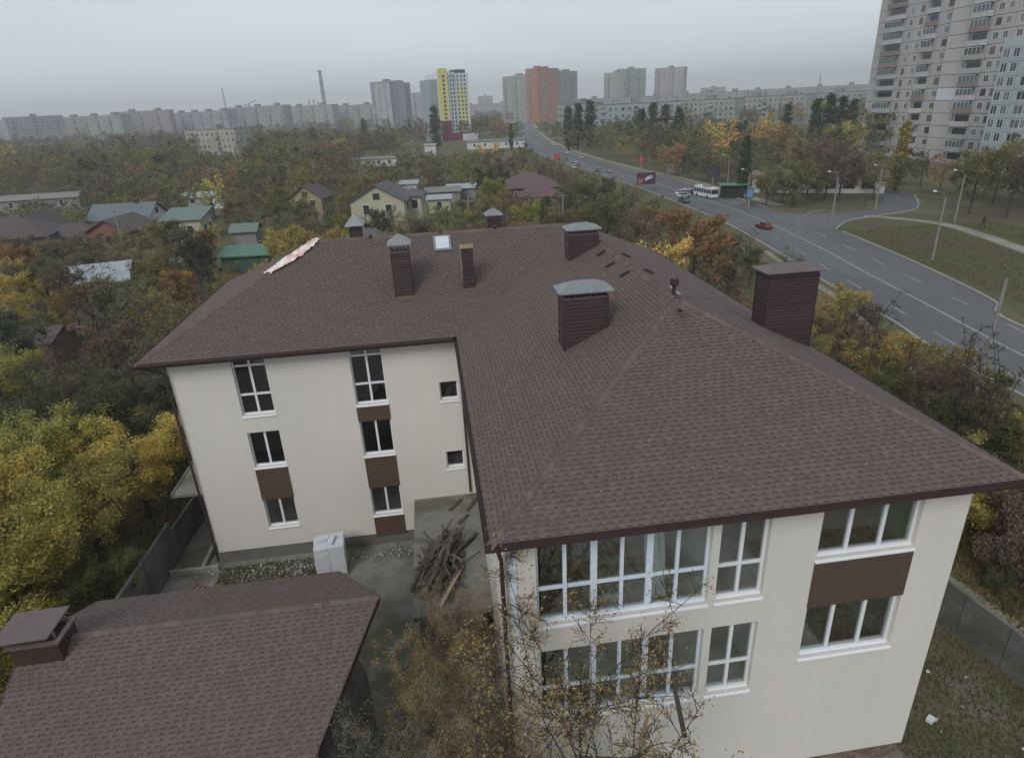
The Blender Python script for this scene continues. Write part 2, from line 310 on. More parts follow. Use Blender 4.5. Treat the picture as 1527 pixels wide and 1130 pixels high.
# exposed brick basement under the front wall
pl = MB(); pl.box(XW+.05, FY+.09, -.1, XE-.05, FY+.3, ZB-.002); pl.box(XE-.30, FY+.31, -.1, XE-.05, 24, ZB-.002); pl.box(XW+.05, FY+.31, -.1, XW+.28, LY, ZB-.002)
pl = bpart(pl, 'plinth', M['plinth'])
mbrick = mat('brick', (.20, .13, .10), (.15, .13, .12), 3, 0.95, 0.4, tint=0.4); bv = []
for k in range(6):
    q = MB(); q.box(0, 0, 0, .24, .06, .065, rnd.random()); me = q.mesh('brick'); me.materials.append(mbrick); bv.append(me)
for j in range(7):
    for i in range(13):
        x = XE-.08-.25*(i+1)-(.12 if j % 2 else 0); o = link('brick', bv[rnd.randrange(6)], None, pl); o.location = (x-B0.x, FY+.035-B0.y, ZB-.075-(j+.0)*.076)

# floors, ceiling and inner walls seen through the glazing
mb = MB()
for z in (.62, 3.2, 6.3):
    mb.box(XW+.305, FY+.305, z-.2, XE-.305, 23.7, z); mb.box(-10.69, LY+.305, z-.2, XW+.3, 23.7, z-.001)
bpart(mb, 'floor_slab', M['intfloor'])
mb = MB()
for z in (.62, 3.2, 6.3):
    mb.box(XW+.31, 5.6, z, 6.9, 5.75, z+2.75); mb.box(5.05, FY+.31, z, 5.17, 5.59, z+2.75); mb.box(6.9, FY+.31, z, 7.02, 8, z+2.75)
    mb.box(7.03, 8, z, XE-.31, 8.12, z+2.75); mb.box(-10.6, LY+4, z, -1.2, LY+4.12, z+2.75); mb.box(-1.19, LY+.31, z, -1.07, LY+4.1, z+2.75); mb.box(-5.8, LY+.31, z, -5.68, LY+3.99, z+2.75)
bpart(mb, 'inner_wall', M['interior'])
mb = MB(); mb.box(XW+.305, FY+.305, 9.3, XE-.305, 23.7, 9.4); mb.box(-10.69, LY+.305, 9.3, XW+.3, 23.7, 9.399); bpart(mb, 'ceiling', M['interior'])

def window(hole, y, cols, rows, thick=(), film=False, sillh=0.07, pane_m='glass', parent=None, off=None, set_back=0.13, frame_m='pvc', b=0.065):
    "cols: x of mullions, rows: z of transoms; frame is the part, panes and sill its sub-parts"
    x0, x1, z0, z1 = hole; parent = parent or bld; off = off or B0
    fm = MB(); y0, y1 = y+set_back, y+set_back+.07
    xs = [x0]+list(cols)+[x1]; zs = [z0]+list(rows)+[z1]
    fm.box(x0, y0, z0, x0+b, y1, z1); fm.box(x1-b, y0, z0, x1, y1, z1); fm.box(x0+b, y0+.001, z0, x1-b, y1-.001, z0+b); fm.box(x0+b, y0+.001, z1-b, x1-b, y1-.001, z1)
    for c in cols:
        wd = .15 if c in thick else .085
        fm.box(c-wd/2, y0-.004, z0+b, c+wd/2, y1+.004, z1-b)
    for r in rows: fm.box(x0+b, y0+.002, r-.04, x1-b, y1-.002, r+.04)
    fm.v = [(p[0]-off.x, p[1]-off.y, p[2]-off.z) for p in fm.v]
    fr = fm.build('window', M[frame_m], parent)
    for i in range(len(xs)-1):
        for j in range(len(zs)-1):
            q = MB(); q.box(xs[i]+.045, y0+.028, zs[j]+.035, xs[i+1]-.045, y0+.045, zs[j+1]-.035)
            q.v = [(p[0]-off.x, p[1]-off.y, p[2]-off.z) for p in q.v]; q.build('pane', M[pane_m], fr)
    if sillh:
        q = MB(); q.add([(x0-.03, y-.05, z0-.11), (x1+.03, y-.05, z0-.11), (x1+.03, y+.125, z0+.0), (x0-.03, y+.125, z0+.0), (x0-.03, y-.05, z0-.075), (x1+.03, y-.05, z0-.075), (x1+.03, y+.125, z0+.03), (x0-.03, y+.125, z0+.03)],
                        [(0, 3, 2, 1), (4, 5, 6, 7), (0, 1, 5, 4), (1, 2, 6, 5), (2, 3, 7, 6), (3, 0, 4, 7)])
        q.v = [(p[0]-off.x, p[1]-off.y, p[2]-off.z) for p in q.v]; q.build('sill', M['pvc'], fr)
    return fr
Ec = [1.65, 2.32, 2.97, 3.62, 4.28]
window(holesF[0], FY, [8.45, 9.3], []); window(holesF[1], FY, [8.45, 9.3], [])
window(holesF[2], FY, [5.81], [7.72]); window(holesF[3], FY, [5.81], [4.62])
window(holesF[4], FY, Ec, [7.72], thick=(2.32, 3.62), frame_m='film'); window(holesF[5], FY, Ec, [4.62], thick=(2.32, 3.62), frame_m='film')
for k in (0, 3):
    h = holesL[k]; xm = (h[0]+h[1])/2; window(h, LY, [xm], [7.80, 9.02], b=.05)
    h = holesL[k+1]; window(h, LY, [xm], [], b=.05); h = holesL[k+2]; window(h, LY, [xm], [], b=.05)
window(holesL[6], LY, [], [], b=.05); window(holesL[7], LY, [], [], b=.05)
def panel(x0, x1, z0, z1, y):
    q = MB(); q.box(x0, y-.025, z0, x1, y+.002, z1); bpart(q, 'brown_panel', M['brownpanel'])
panel(7.62, 10.15, 6.20, 7.555, FY)
panel(-4.26, -2.95, 6.19, 6.845, LY); panel(-4.26, -2.95, 3.0, 4.485, LY); panel(-8.70, -7.40, 3.0, 4.485, LY); panel(-4.26, -2.95, .50, 1.50, LY)
# white corner strip beside the downpipe
q = MB(); q.box(XW+.09, FY-.02, 6.1, XW+.24, FY-.001, 9.3); bpart(q, 'corner_strip', M['film'])

# roof
roof = MB()
RZ = EZ-.02
def zS(y): return RZ+MS*y
def pl3(pts, f, th=.0): return [(x, y, f(x, y)) for x, y in pts]
slopes = {
 'S': ([(0, 0), (12, 0), (6, 6)], lambda x, y: RZ+MS*y),
 'W': ([(0, 0), (6, 6), (6, LI+6), (0, LI)], lambda x, y: RZ+MS*x),
 'SL': ([(-LW, LI), (0, LI), (6, LI+6), (-LW+6, LI+6)], lambda x, y: RZ+MS*(y-LI)),
 'WL': ([(-LW, LI), (-LW+6, LI+6), (-LW, LI+12)], lambda x, y: RZ+MS*(x+LW)),
 'N': ([(-LW, LI+12), (-LW+6, LI+6), (6, LI+6), (12, LI+12)], lambda x, y: RZ+MS*(LI+12-y)),
 'E': ([(12, 0), (12, LI+12), (6, LI+6), (6, 6)], lambda x, y: RZ+MS*(12-x))}
for k, (poly, f) in slopes.items():
    n = len(poly); vs = [(x, y, f(x, y)) for x, y in poly]
    roof.add(vs, [tuple(range(n))] if k != 'x' else [])
# soffit plate closing the roof volume
roof.add([(0, 0, RZ-.2), (12, 0, RZ-.2), (12, LI+12, RZ-.2), (-LW, LI+12, RZ-.2), (-LW, LI, RZ-.2), (0, LI, RZ-.2)], [(5, 4, 3, 2, 1, 0)])
roof = bpart(roof, 'roof', M['deck'])
bpart_ = lambda mb, name, m: bpart(mb, name, m, roof)
# fascia boards and gutters along each eave
def eave(a, b, nx, ny):
    q = MB(); ax, ay = a; bx, by = b
    q.beam((ax, ay, RZ-.10), (bx, by, RZ-.10), .03, .20)
    bpart_(q, 'fascia_board', M['fascia'])
    q = MB(); o = .075; a2 = (ax+nx*o, ay+ny*o, RZ-.075); b2 = (bx+nx*o, by+ny*o, RZ-.075)
    n = Vector((nx, ny, 0)); vs = []; fs = []
    prof = [(-.055, .055), (-.05, -.01), (-.025, -.045), (.025, -.045), (.05, -.01), (.055, .055), (.045, .055), (.02, -.03), (-.02, -.03), (-.045, .055)]
    for p in (a2, b2):
        for u, h in prof: vs.append((p[0]+n.x*u, p[1]+n.y*u, p[2]+h))
    k = len(prof)
    for i in range(k): fs.append((i, (i+1) % k, (i+1) % k+k, i+k))
    q.add(vs, fs); bpart_(q, 'gutter', M['fascia'])
eave((-.13, 0), (12.13, 0), 0, -1); eave((12, 0.02), (12, LI+12), 1, 0); eave((0, 0.02), (0, LI-.02), -1, 0); eave((-LW-.13, LI), (-.14, LI), 0, -1)
eave((-LW, LI+.02), (-LW, LI+12), -1, 0); eave((-LW-.1, LI+12), (12.1, LI+12), 0, 1)

def clip(poly, clipper):
    out = list(poly); n = len(clipper)
    area = sum(clipper[i][0]*clipper[(i+1) % n][1]-clipper[(i+1) % n][0]*clipper[i][1] for i in range(n)); sgn = 1 if area > 0 else -1
    for i in range(n):
        a, b = clipper[i], clipper[(i+1) % n]; inp, out = out, []
        if not inp: return []
        side = lambda p: sgn*((b[0]-a[0])*(p[1]-a[1])-(b[1]-a[1])*(p[0]-a[0]))
        for j in range(len(inp)):
            p, q = inp[j], inp[(j+1) % len(inp)]; sp, sq = side(p), side(q)
            if sp >= 0: out.append(p)
            if (sp >= 0) != (sq >= 0): t = sp/(sp-sq); out.append((p[0]+t*(q[0]-p[0]), p[1]+t*(q[1]-p[1])))
    return out
def shingles(origin, ux, uy, uz, poly, parent, off, n_obj, key, expo=0.125, per=0.235, holes=()):
    """laminated shingles on a slope. origin: eave corner; ux along the eave, uy up the slope (unit), uz normal; poly in (u, v).
    every shingle: full-width upper band with a narrower tooth below. returns nothing; n_obj of them become parts, the rest one part"""
    vmax = max(p[1] for p in poly); umax = max(p[0] for p in poly); umin = min(p[0] for p in poly)
    rows = int(vmax/expo)+1; cand = []
    for r in range(rows):
        v0 = r*expo; u = umin-per-rnd.random()*per; tr = rnd.uniform(-.12, .12)
        while u < umax+per:
            wd = per*rnd.uniform(.8, 1.2); g0 = rnd.uniform(.0, .045); g1 = rnd.uniform(.075, .125)
            u1 = u+wd
            pieces = [clip([(u+.001, v0+.052), (u1-.001, v0+.052), (u1-.001, v0+expo), (u+.001, v0+expo)], poly), clip([(u+g0, v0), (u1-g1, v0), (u1-g1, v0+.052), (u+g0, v0+.052)], poly)]
            c = (u+wd/2, v0+expo/2)
            if any(len(q) > 2 for q in pieces): cand.append((c, v0, pieces, min(1, max(0, rnd.gauss(.5+tr, .3)))))
            u = u1
    O, X, Y, Z_ = Vector(origin), Vector(ux), Vector(uy), Vector(uz)
    cand.sort(key=key(O, X, Y))
    def solid(mbx, pieces, v0, tint, base):
        for q in pieces:
            if len(q) < 3: continue
            top = [O+X*u+Y*v+Z_*(.021-.012*(v-v0)/expo)-base for u, v in q]; bot = [O+X*u+Y*v+Z_*.004-base for u, v in q]; n = len(q)
            mbx.add(top+bot, [tuple(range(n))]+[(i, i+n, (i+1) % n+n, (i+1) % n) for i in range(n)], tint)
    rest = MB()
    for i, (c, v0, pieces, tint) in enumerate(cand):
        if i < n_obj:
            q = MB(); base = O+X*c[0]+Y*c[1]; solid(q, pieces, v0, tint, base); q.build('shingle', M['shingle'], parent, base-off)
        else: solid(rest, pieces, v0, tint, off)
    if rest.v: tag(rest.build('shingle_field', M['shingle'], parent), kind='stuff')
cp_, sp_ = 1/math.sqrt(1+MS*MS), MS/math.sqrt(1+MS*MS)
def near_cam(O, X, Y):
    cv = Vector(CAM); return lambda c: (O+X*c[0][0]+Y*c[0][1]-cv).length
k_ = 1/cp_
shingles((0, 0, RZ), (1, 0, 0), (0, cp_, sp_), (0, -sp_, cp_), [(0, 0), (12, 0), (6, 6*k_)], roof, B0, 300, near_cam)
shingles((0, LI, RZ), (0, -1, 0), (cp_, 0, sp_), (-sp_, 0, cp_), [(-6, 6*k_), (0, 0), (LI, 0), (LI-6, 6*k_)], roof, B0, 0, near_cam)
shingles((-LW, LI, RZ), (1, 0, 0), (0, cp_, sp_), (0, -sp_, cp_), [(0, 0), (LW, 0), (LW+6, 6*k_), (6, 6*k_)], roof, B0, 0, near_cam)
shingles((12, 0, RZ), (0, 1, 0), (-cp_, 0, sp_), (sp_, 0, cp_), [(0, 0), (LI+12, 0), (LI+6, 6*k_), (6, 6*k_)], roof, B0, 0, near_cam, .16, .33)
shingles((-LW, LI+12, RZ), (0, -1, 0), (cp_, 0, sp_), (-sp_, 0, cp_), [(0, 0), (12, 0), (6, 6*k_)], roof, B0, 0, near_cam, .16, .33)
def caps(a, b, fa, fb, parent, off, wd=.17, step=.22, n_obj=True):
    "hip and ridge cap pieces folded over the edge"
    a, b = Vector(a), Vector(b); L_ = (b-a).length; n = int(L_/step); d = (b-a)/L_
    for i in range(n):
        p0, p1 = a+d*(i*step), a+d*((i+1)*step+.02)
        q = MB(); u, v = Vector(fa)*wd, Vector(fb)*wd; h0, h1 = Vector((0, 0, .05)), Vector((0, 0, .036)); t = Vector((0, 0, .012))
        m0 = Vector((0, 0, .0)); s = Vector((0, 0, -.018))
        vs = [p0+u+h0+s, p0+h0, p0+v+h0+s, p1+u+h1+s, p1+h1, p1+v+h1+s]; vs += [x-t*1.6 for x in vs]
        vs = [x-p0 for x in vs]
        q.add(vs, [(0, 1, 4, 3), (1, 2, 5, 4), (0, 6, 7, 1), (1, 7, 8, 2), (0, 3, 9, 6), (2, 8, 11, 5)], rnd.random())
        q.build('cap_shingle', M['cap'], parent, p0-off)
def dn(x, y):  # unit vector down a slope in plan direction x,y
    v = Vector((x, y, -MS)); return v.normalized()
caps((0, 0, RZ), (6, 6, RZ+6*MS), Vector((-1, 0, -MS)).normalized(), Vector((0, -1, -MS)).normalized(), roof, B0)
caps((12, 0, RZ), (6, 6, RZ+6*MS), Vector((1, 0, -MS)).normalized(), Vector((0, -1, -MS)).normalized(), roof, B0)
caps((6, 6, RZ+6*MS), (6, LI+6, RZ+6*MS), dn(-1, 0), dn(1, 0), roof, B0)
caps((-LW+6, LI+6, RZ+6*MS), (6, LI+6, RZ+6*MS), dn(0, -1), dn(0, 1), roof, B0, step=.3)
caps((-LW, LI, RZ), (-LW+6, LI+6, RZ+6*MS), Vector((-1, 0, -MS)).normalized(), Vector((0, -1, -MS)).normalized(), roof, B0, step=.3)
caps((12, LI+12, RZ), (6, LI+6, RZ+6*MS), dn(1, 0), dn(0, 1), roof, B0, step=.3)
# valley strip
q = MB(); a = Vector((0, LI, RZ+.02)); b = Vector((6, LI+6, RZ+6*MS+.02)); v1 = Vector((.06, -.06, 0)); 
q.add([a+v1+Vector((0, 0, .02)), b+v1+Vector((0, 0, .02)), b-v1+Vector((0, 0, .02)), a-v1+Vector((0, 0, .02))], [(0, 1, 2, 3)]); bpart_(q, 'valley_strip', M['deck'])

# chimneys: clad with horizontal boards, hipped caps on legs
def chimney(x0, x1, y0, y1, zb, zt, cap=None, board=.11, stain=True, n_cap=.1):
    base = Vector(((x0+x1)/2, (y0+y1)/2, zb))
    ch = MB(); ch.box(x0+.02, y0+.02, zb-.3, x1-.02, y1-.02, zt); ch.v = [(p[0]-B0.x, p[1]-B0.y, p[2]) for p in ch.v]
    ch = ch.build('chimney', M['dark'], bld)
    n = int((zt-zb+.1)/board)
    for i in range(n):
        z0 = zt-(i+1)*board
        q = MB(); d = .012
        q.add([(x0, y0, z0), (x1, y0, z0), (x1, y1, z0), (x0, y1, z0), (x0, y0, z0+board*.72), (x1, y0, z0+board*.72), (x1, y1, z0+board*.72), (x0, y1, z0+board*.72),
               (x0+d*1.5, y0+d*1.5, z0+board*.98), (x1-d*1.5, y0+d*1.5, z0+board*.98), (x1-d*1.5, y1-d*1.5, z0+board*.98), (x0+d*1.5, y1-d*1.5, z0+board*.98)],
              [(0, 1, 5, 4), (1, 2, 6, 5), (2, 3, 7, 6), (3, 0, 4, 7), (4, 5, 9, 8), (5, 6, 10, 9), (6, 7, 11, 10), (7, 4, 8, 11), (3, 2, 1, 0)], rnd.random())
        q.v = [(p[0]-B0.x, p[1]-B0.y, p[2]) for p in q.v]; q.build('cladding_board', M['cladding'], ch)
    c = .03
    for (cx, cy) in ((x0-.01, y0-.01), (x1-c+.01, y0-.01), (x0-.01, y1-c+.01), (x1-c+.01, y1-c+.01)): q = MB(); q.box(cx, cy, zb-.2 if cy > y0 else zb-.1, cx+c, cy+c, zt+.004); q.v = [(p[0]-B0.x, p[1]-B0.y, p[2]) for p in q.v]; q.build('corner_trim', M['fascia'], ch)
    if cap:
        gap, hh, ov, m_ = cap
        q = MB(); nl = max(3, int((x1-x0)/.16)+1)
        for i in range(nl):
            xx = x0+.02+(x1-x0-.04)*i/(nl-1)
            for yy in (y0+.02, y1-.04): q.box(xx-.012, yy-.01, zt-.02, xx+.012, yy+.014, zt+gap)
        nd = max(2, int((y1-y0)/.16)+1)
        for i in range(1, nd-1):
            yy = y0+.02+(y1-y0-.04)*i/(nd-1)
            for xx in (x0+.02, x1-.04): q.box(xx-.01, yy-.012, zt-.02, xx+.014, yy+.012, zt+gap)
        q.box(x0+.006, y0+.006, zt-.06, x1-.006, y0+.02, zt+.03); q.box(x0+.004, y0+.021, zt-.06, x0+.018, y1-.021, zt+.03); q.box(x1-.018, y0+.021, zt-.06, x1-.004, y1-.021, zt+.03)
        q.v = [(p[0]-B0.x, p[1]-B0.y, p[2]) for p in q.v]; q.build('grille', M['metal_brown'], ch)
        X0, X1, Y0, Y1 = x0-ov, x1+ov, y0-ov, y1+ov; z = zt+gap; hw = min((X1-X0), (Y1-Y0))/2*.98
        if (X1-X0) > (Y1-Y0): r0, r1 = (X0+hw, (Y0+Y1)/2), (X1-hw, (Y0+Y1)/2)
        else: r0, r1 = ((X0+X1)/2, Y0+hw), ((X0+X1)/2, Y1-hw)
        q = MB(); lip = .035
        vs = [(X0, Y0, z), (X1, Y0, z), (X1, Y1, z), (X0, Y1, z), (*r0, z+hh), (*r1, z+hh), (X0, Y0, z-lip), (X1, Y0, z-lip), (X1, Y1, z-lip), (X0, Y1, z-lip)]
        fs = [(0, 1, 5, 4), (1, 2, 5), (2, 3, 4, 5), (3, 0, 4)] if (X1-X0) > (Y1-Y0) else [(0, 1, 4), (1, 2, 5, 4), (2, 3, 5), (3, 0, 4, 5)]
        fs += [(6, 7, 1, 0), (7, 8, 2, 1), (8, 9, 3, 2), (9, 6, 0, 3), (9, 8, 7, 6)]
        q.add(vs, fs); q.v = [(p[0]-B0.x, p[1]-B0.y, p[2]) for p in q.v]; q.build('chimney_cap', M[m_], ch)
    if stain:
        q = MB(); s = .16; zz = lambda yy: 0
    return ch
def roof_z(x, y):
    return RZ+MS*min(max(min(x, 12-x) if (0 < x < 12) else -9, -9 if not (-LW < x < 12 and y > LI) else min(y-LI, LI+12-y, x+LW, 12-x)), 6)
chimney(-2.28, -1.55, 15.04, 15.9, 10.75, 12.62, (.30, .36, .10, 'metal'))
q = chimney(.54, .99, 15.2, 15.62, 10.85, 12.55, None)
mb = MB(); mb.box(.50, 15.16, 12.55, 1.03, 15.22, 12.63); mb.box(.50, 15.6, 12.55, 1.03, 15.66, 12.63); mb.box(.50, 15.221, 12.55, .56, 15.599, 12.63); mb.box(.97, 15.221, 12.55, 1.03, 15.599, 12.63); mb.box(.561, 15.38, 12.55, .969, 15.43, 12.62)
bpart(mb, 'flue_rim', M['wood_new'], q)
mb = MB(); mb.box(.49, 15.21, 11.1, .535, 15.6, 12.5); bpart(mb, 'bare_side', M['concrete'], q)
chimney(4.70, 5.88, 13.89, 14.7, 12.0, 13.03, (.20, .20, .12, 'metal'))
chimney(2.91, 4.22, 6.53, 7.25, 11.08, 12.68, (.20, .24, .14, 'metal'))
chimney(9.82, 11.50, 7.93, 8.75, 9.9, 12.44, (.14, .17, .16, 'metal_brown'))
chimney(-4.46, -3.93, 20.9, 21.7, 11.4, 12.72, (.14, .5, .18, 'metal'), stain=False)
chimney(2.2, 2.82, 20.9, 21.5, 11.4, 12.75, (.16, .30, .13, 'metal'), stain=False)
# rusty streaks of dust under the two flues on the left wing
def roofpatch(cx, cy, rx, ry, f, m, name='dust_stain'):
    n = 14; mbx = MB(); pts = []
    for i in range(n):
        t = 2*math.pi*i/n; r = rnd.uniform(.7, 1.1); x, y = cx+rx*r*math.cos(t), cy+ry*r*math.sin(t); pts.append((x, y, f(x, y)+.026))
    mbx.add(pts, [tuple(range(n))]); return bpart_(mbx, name, m)
mst = mat('dust', (.15, .098, .075), (.12, .088, .077), 6, 0.95, spec=0.1)
fSL = slopes['SL'][1]; fW_ = slopes['W'][1]
roofpatch(-1.92, 14.96, .52, .10, fSL, mst); roofpatch(-2.36, 15.2, .07, .32, fSL, mst); roofpatch(-1.45, 15.3, .07, .4, fSL, mst); roofpatch(.80, 15.13, .36, .08, fSL, mst)
roofpatch(1.12, 15.3, .12, .2, fSL, mst)
# crumbs of mortar and leaves left on the slopes
cq = MB()
for i in range(150):
    f_, x, y = ('W', rnd.uniform(.6, 5.6), rnd.uniform(6.5, 15)) if i % 3 == 0 else ('SL', rnd.uniform(-8, 3), rnd.uniform(13.4, 18)) if i % 3 == 1 else ('S', rnd.uniform(2, 10), rnd.uniform(.4, 2.2))
    s_ = rnd.uniform(.012, .035); z = slopes[f_][1](x, y)+.025; cq.add([(x-s_, y, z), (x, y-s_, z), (x+s_, y, z), (x, y+s_, z), (x, y, z+s_*.7)], [(0, 1, 4), (1, 2, 4), (2, 3, 4), (3, 0, 4)], rnd.random())
cq = bpart_(cq, 'roof_crumbs', mat('crumbs', (.34, .30, .26), (.20, .13, .07), 9, .95, tint=.3)); tag(cq, kind='stuff')
# skylight
def obox(name, m, parent, cx, cy, z, sx, sy, sz, tilt=0, rz=0, tilty=0):
    q = MB(); q.box(-sx/2, -sy/2, -sz/2, sx/2, sy/2, sz/2); o = q.build(name, m, parent)
    o.location = (cx-(B0.x if parent in (bld, roof) else 0), cy-(B0.y if parent in (bld, roof) else 0), z); o.rotation_euler = (tilt, tilty, rz); return o
pit = math.atan(MS)
s = obox('skylight', M['metal'], bld, -.15, 17.95, fSL(0, 17.95)+.05, .78, 1.06, .12, pit)
q = MB(); q.box(-.29, -.42, .062, .29, .43, .075); q.build('pane', paint('skyglass', (.55, .60, .66), .08), s)
# ridge vents, small roof hatches
for (x, y, f, r) in ((5.6, 9.6, 'W', 0), (5.55, 11.1, 'W', 0), (5.66, 12.7, 'W', 0), (6.6, 12.6, 'E', 0), (6.55, 9.9, 'E', .2)):
    z = slopes[f][1](x, y)+.07; o = obox('roof_vent', M['fascia'], bld, x, y, z, .34, .16, .07, 0, r, pit*(-1 if f == 'W' else 1))
for (x, y) in ((-3.3, LI+5.9), (2.3, LI+5.95), (-.2, LI+5.9)):
    mb = MB(); mb.tube([(x, y, EZ+MS*5.9-.1), (x, y, EZ+MS*5.9+.14)], .05, 8); mb.tube([(x, y, EZ+MS*5.9+.14), (x, y, EZ+MS*5.9+.2)], [.09, .02], 8); bpart(mb, 'vent_pipe', M['fascia'])
mb = MB(); mb.tube([(5.83, 5.25, 12.5), (5.8, 5.15, 12.62)], .06, 8); mb.tube([(5.82, 5.22, 12.58), (5.8, 5.0, 12.66)], [.10, .07], 8); bpart(mb, 'vent_cowl', M['metal_brown'])
mb = MB(); mb.tube([(6.02, 6.22, 12.55), (6.02, 6.22, 12.95)], .055, 10); mb.tube([(6.02, 6.22, 12.9), (6.02, 6.22, 12.96), (6.02, 6.22, 13.12), (6.02, 6.22, 13.16)], [.06, .12, .12, .07], 10); bpart(mb, 'vent_pipe', M['fascia'])
# downpipes
mb = MB(); mb.tube([(.14, -.06, RZ-.12), (.16, .1, RZ-.35), (.22, .42, RZ-.75), (.22, .45, RZ-1.0), (.22, .45, .3)], .05, 8)
for z in (2.4, 4.9, 7.4): mb.box(.15, .39, z, .29, .59, z+.03)
bpart(mb, 'downpipe', M['fascia'])
mb = MB(); mb.tube([(-LW+.1, LI-.05, RZ-.12), (-11.07, 13.2, RZ-.6), (-11.07, 13.28, .2)], .05, 8); bpart(mb, 'downpipe', M['fascia'])
mb = MB(); mb.tube([(.0, LI-.0, RZ-.12), (.05, 13.25, RZ-.5), (.05, 13.28, 2.3)], .05, 8); bpart(mb, 'downpipe', M['fascia'])
# entrance canopy on the west wall, flat annex roof in the corner
mb = MB(); mb.box(-12.7, 14.3, 2.98, -11.001, 17.2, 3.12); mb.box(-12.7, 14.3, 3.121, -12.62, 17.2, 3.17); bpart(mb, 'canopy', M['concrete'])
mb = MB(); mb.box(-2.42, 6.3, 1.96, XW-.002, LY-.002, 2.16); bpart(mb, 'annex_roof', M['concrete'])
mb = MB(); mb.box(-2.25, 6.45, -.1, -.1, LY-.06, 1.955); bpart(mb, 'annex_wall', M['plinth'])

# ------------------------------------------------------------------ things on the roof and in the rooms
def crumple(name, x0, y0, x1, y1, f, m, label, cat, n=26, amp=.075):
    me = bpy.data.meshes.new(name); vs = []; fs = []
    for i in range(n+1):
        for j in range(n//2+1):
            u, v = i/n, j/(n//2); x = x0+(x1-x0)*u+.12*math.sin(9*v+3*u); y = y0+(y1-y0)*u
            wx, wy = -(y1-y0), (x1-x0); l = math.hypot(wx, wy); ww = .27*(1-.5*abs(2*u-1))+.08*rnd.random()
            x += wx/l*(v-.5)*2*ww; y += wy/l*(v-.5)*2*ww; vs.append((x-x0, y-y0, f(x, y)+.06+amp*rnd.random()-f(x0, y0)))
    k = n//2+1
    for i in range(n):
        for j in range(n//2): fs.append((i*k+j, i*k+j+1, (i+1)*k+j+1, (i+1)*k+j))
    me.from_pydata(vs, [], fs); o = link(name, me, m, None, (x0, y0, f(x0, y0))); o.modifiers.new('thick', 'SOLIDIFY').thickness = .01
    return tag(o, label, cat)
hipz = lambda x, y: RZ+MS*min(x+LW, y-LI, 6)
crumple('tarpaulin', -7.6, 16.95, -5.6, 18.95, hipz, M['tarp'], 'crumpled white and red tarpaulin lying over the left hip of the brown roof', 'tarpaulin')
mb = MB(); mb.beam((0, 0, 0), (.05, .85, .02), .10, .03); tag(mb.build('board', M['metal'], None, (6.22, 6.3, 12.62)), 'pale board lying on the roof ridge beside the vent pipe', 'board')
mb = MB(); mb.beam((0, 0, 0), (-.32, -1.75, -.1), .10, .10, tint=.3); tag(mb.build('timber_beam', M['wood'], None, (4.42, .95, 4.35)), 'weathered timber beam sticking out of the lower wide window', 'beam')
def profiles():
    t = empty('plastic_profiles', (3.9, 1.5, 6.31), 0, 'long white plastic profiles leaning behind the upper wide window', 'profiles')
    for (x, dx, c) in ((.02, .5, 'pvc'), (.14, .62, 'pvc'), (.3, .45, 'film'), (.42, .5, 'pvc')):
        q = MB(); q.beam((x, 0, 0), (x+dx-.25, 1.2, 2.4), .12, .05); q.build('profile', M[c], t)
profiles()
def heap(name, x, y, z, r, h, m, label, cat, n=40, s=.12):
    q = MB()
    for i in range(n):
        a = rnd.uniform(0, 6.28); rr = r*math.sqrt(rnd.random()); zz = h*(1-rr/r)*rnd.random(); c = Vector((rr*math.cos(a), rr*math.sin(a), zz+s*.2))
        d = Vector((rnd.uniform(-1, 1), rnd.uniform(-1, 1), rnd.uniform(-.4, .4))).normalized()*s*rnd.uniform(.6, 1.6)
        q.beam(c-d, c+d, s*rnd.uniform(.4, .9), s*rnd.uniform(.2, .6), tint=rnd.random())
    return tag(q.build(name, m, None, (x, y, z)), label, cat, kind=None)
brickred = mat('rubble_red', (.24, .10, .06), (.17, .07, .045), 4, .95, tint=.4)
heap('rubble_heap', 2.0, 2.0, 6.3, 1.0, .25, brickred, 'reddish rubble heap behind the left part of the upper wide window', 'rubble', 60, .09)
heap('rubble_heap', 4.3, 2.3, 6.3, .8, .35, brickred, 'brown rubble heap behind the right part of the upper wide window', 'rubble', 50, .09)
heap('sack_heap', 1.2, 2.9, 6.3, .4, .4, paint('greenbag', (.05, .12, .06), .7), 'dark green bags behind the upper wide window by the left wall', 'bags', 14, .16)
heap('debris_heap', 1.8, 3.2, 6.3, .5, .35, mat('yellowish', (.28, .27, .10), (.2, .2, .08), 5, .9, tint=.3), 'yellowish debris behind the upper wide window beside the green bags', 'debris', 24, .12)
def sack(x, y, z, m, label, s=1.0):
    q = MB(); pts = []; 
    for i in range(7):
        t = i/6; pts.append((t*.7*s, .03*math.sin(9*t), .13*s))
    q.tube(pts, [.05*s, .15*s, .17*s, .18*s, .17*s, .14*s, .05*s], 8); return tag(q.build('sack', m, None, (x, y, z-.02)), label, 'sack')
sack(2.65, 1.5, 6.3, M['white'], 'white sack on the floor behind the upper wide window')
t = empty('pallet', (3.9, 2.4, 3.2), .3, 'slatted wooden pallet standing inside behind the lower wide window', 'pallet')
for i in range(7): q = MB(); q.box(0, i*.2, .8+i*.12, 1.2, i*.2+.12, .83+i*.12); q.build('slat', M['wood_new'], t)
for x in (0.05, 1.05): q = MB(); q.beam((x, 0, .76), (x, 1.35, 1.56), .08, .06); q.build('bearer', M['wood_new'], t)

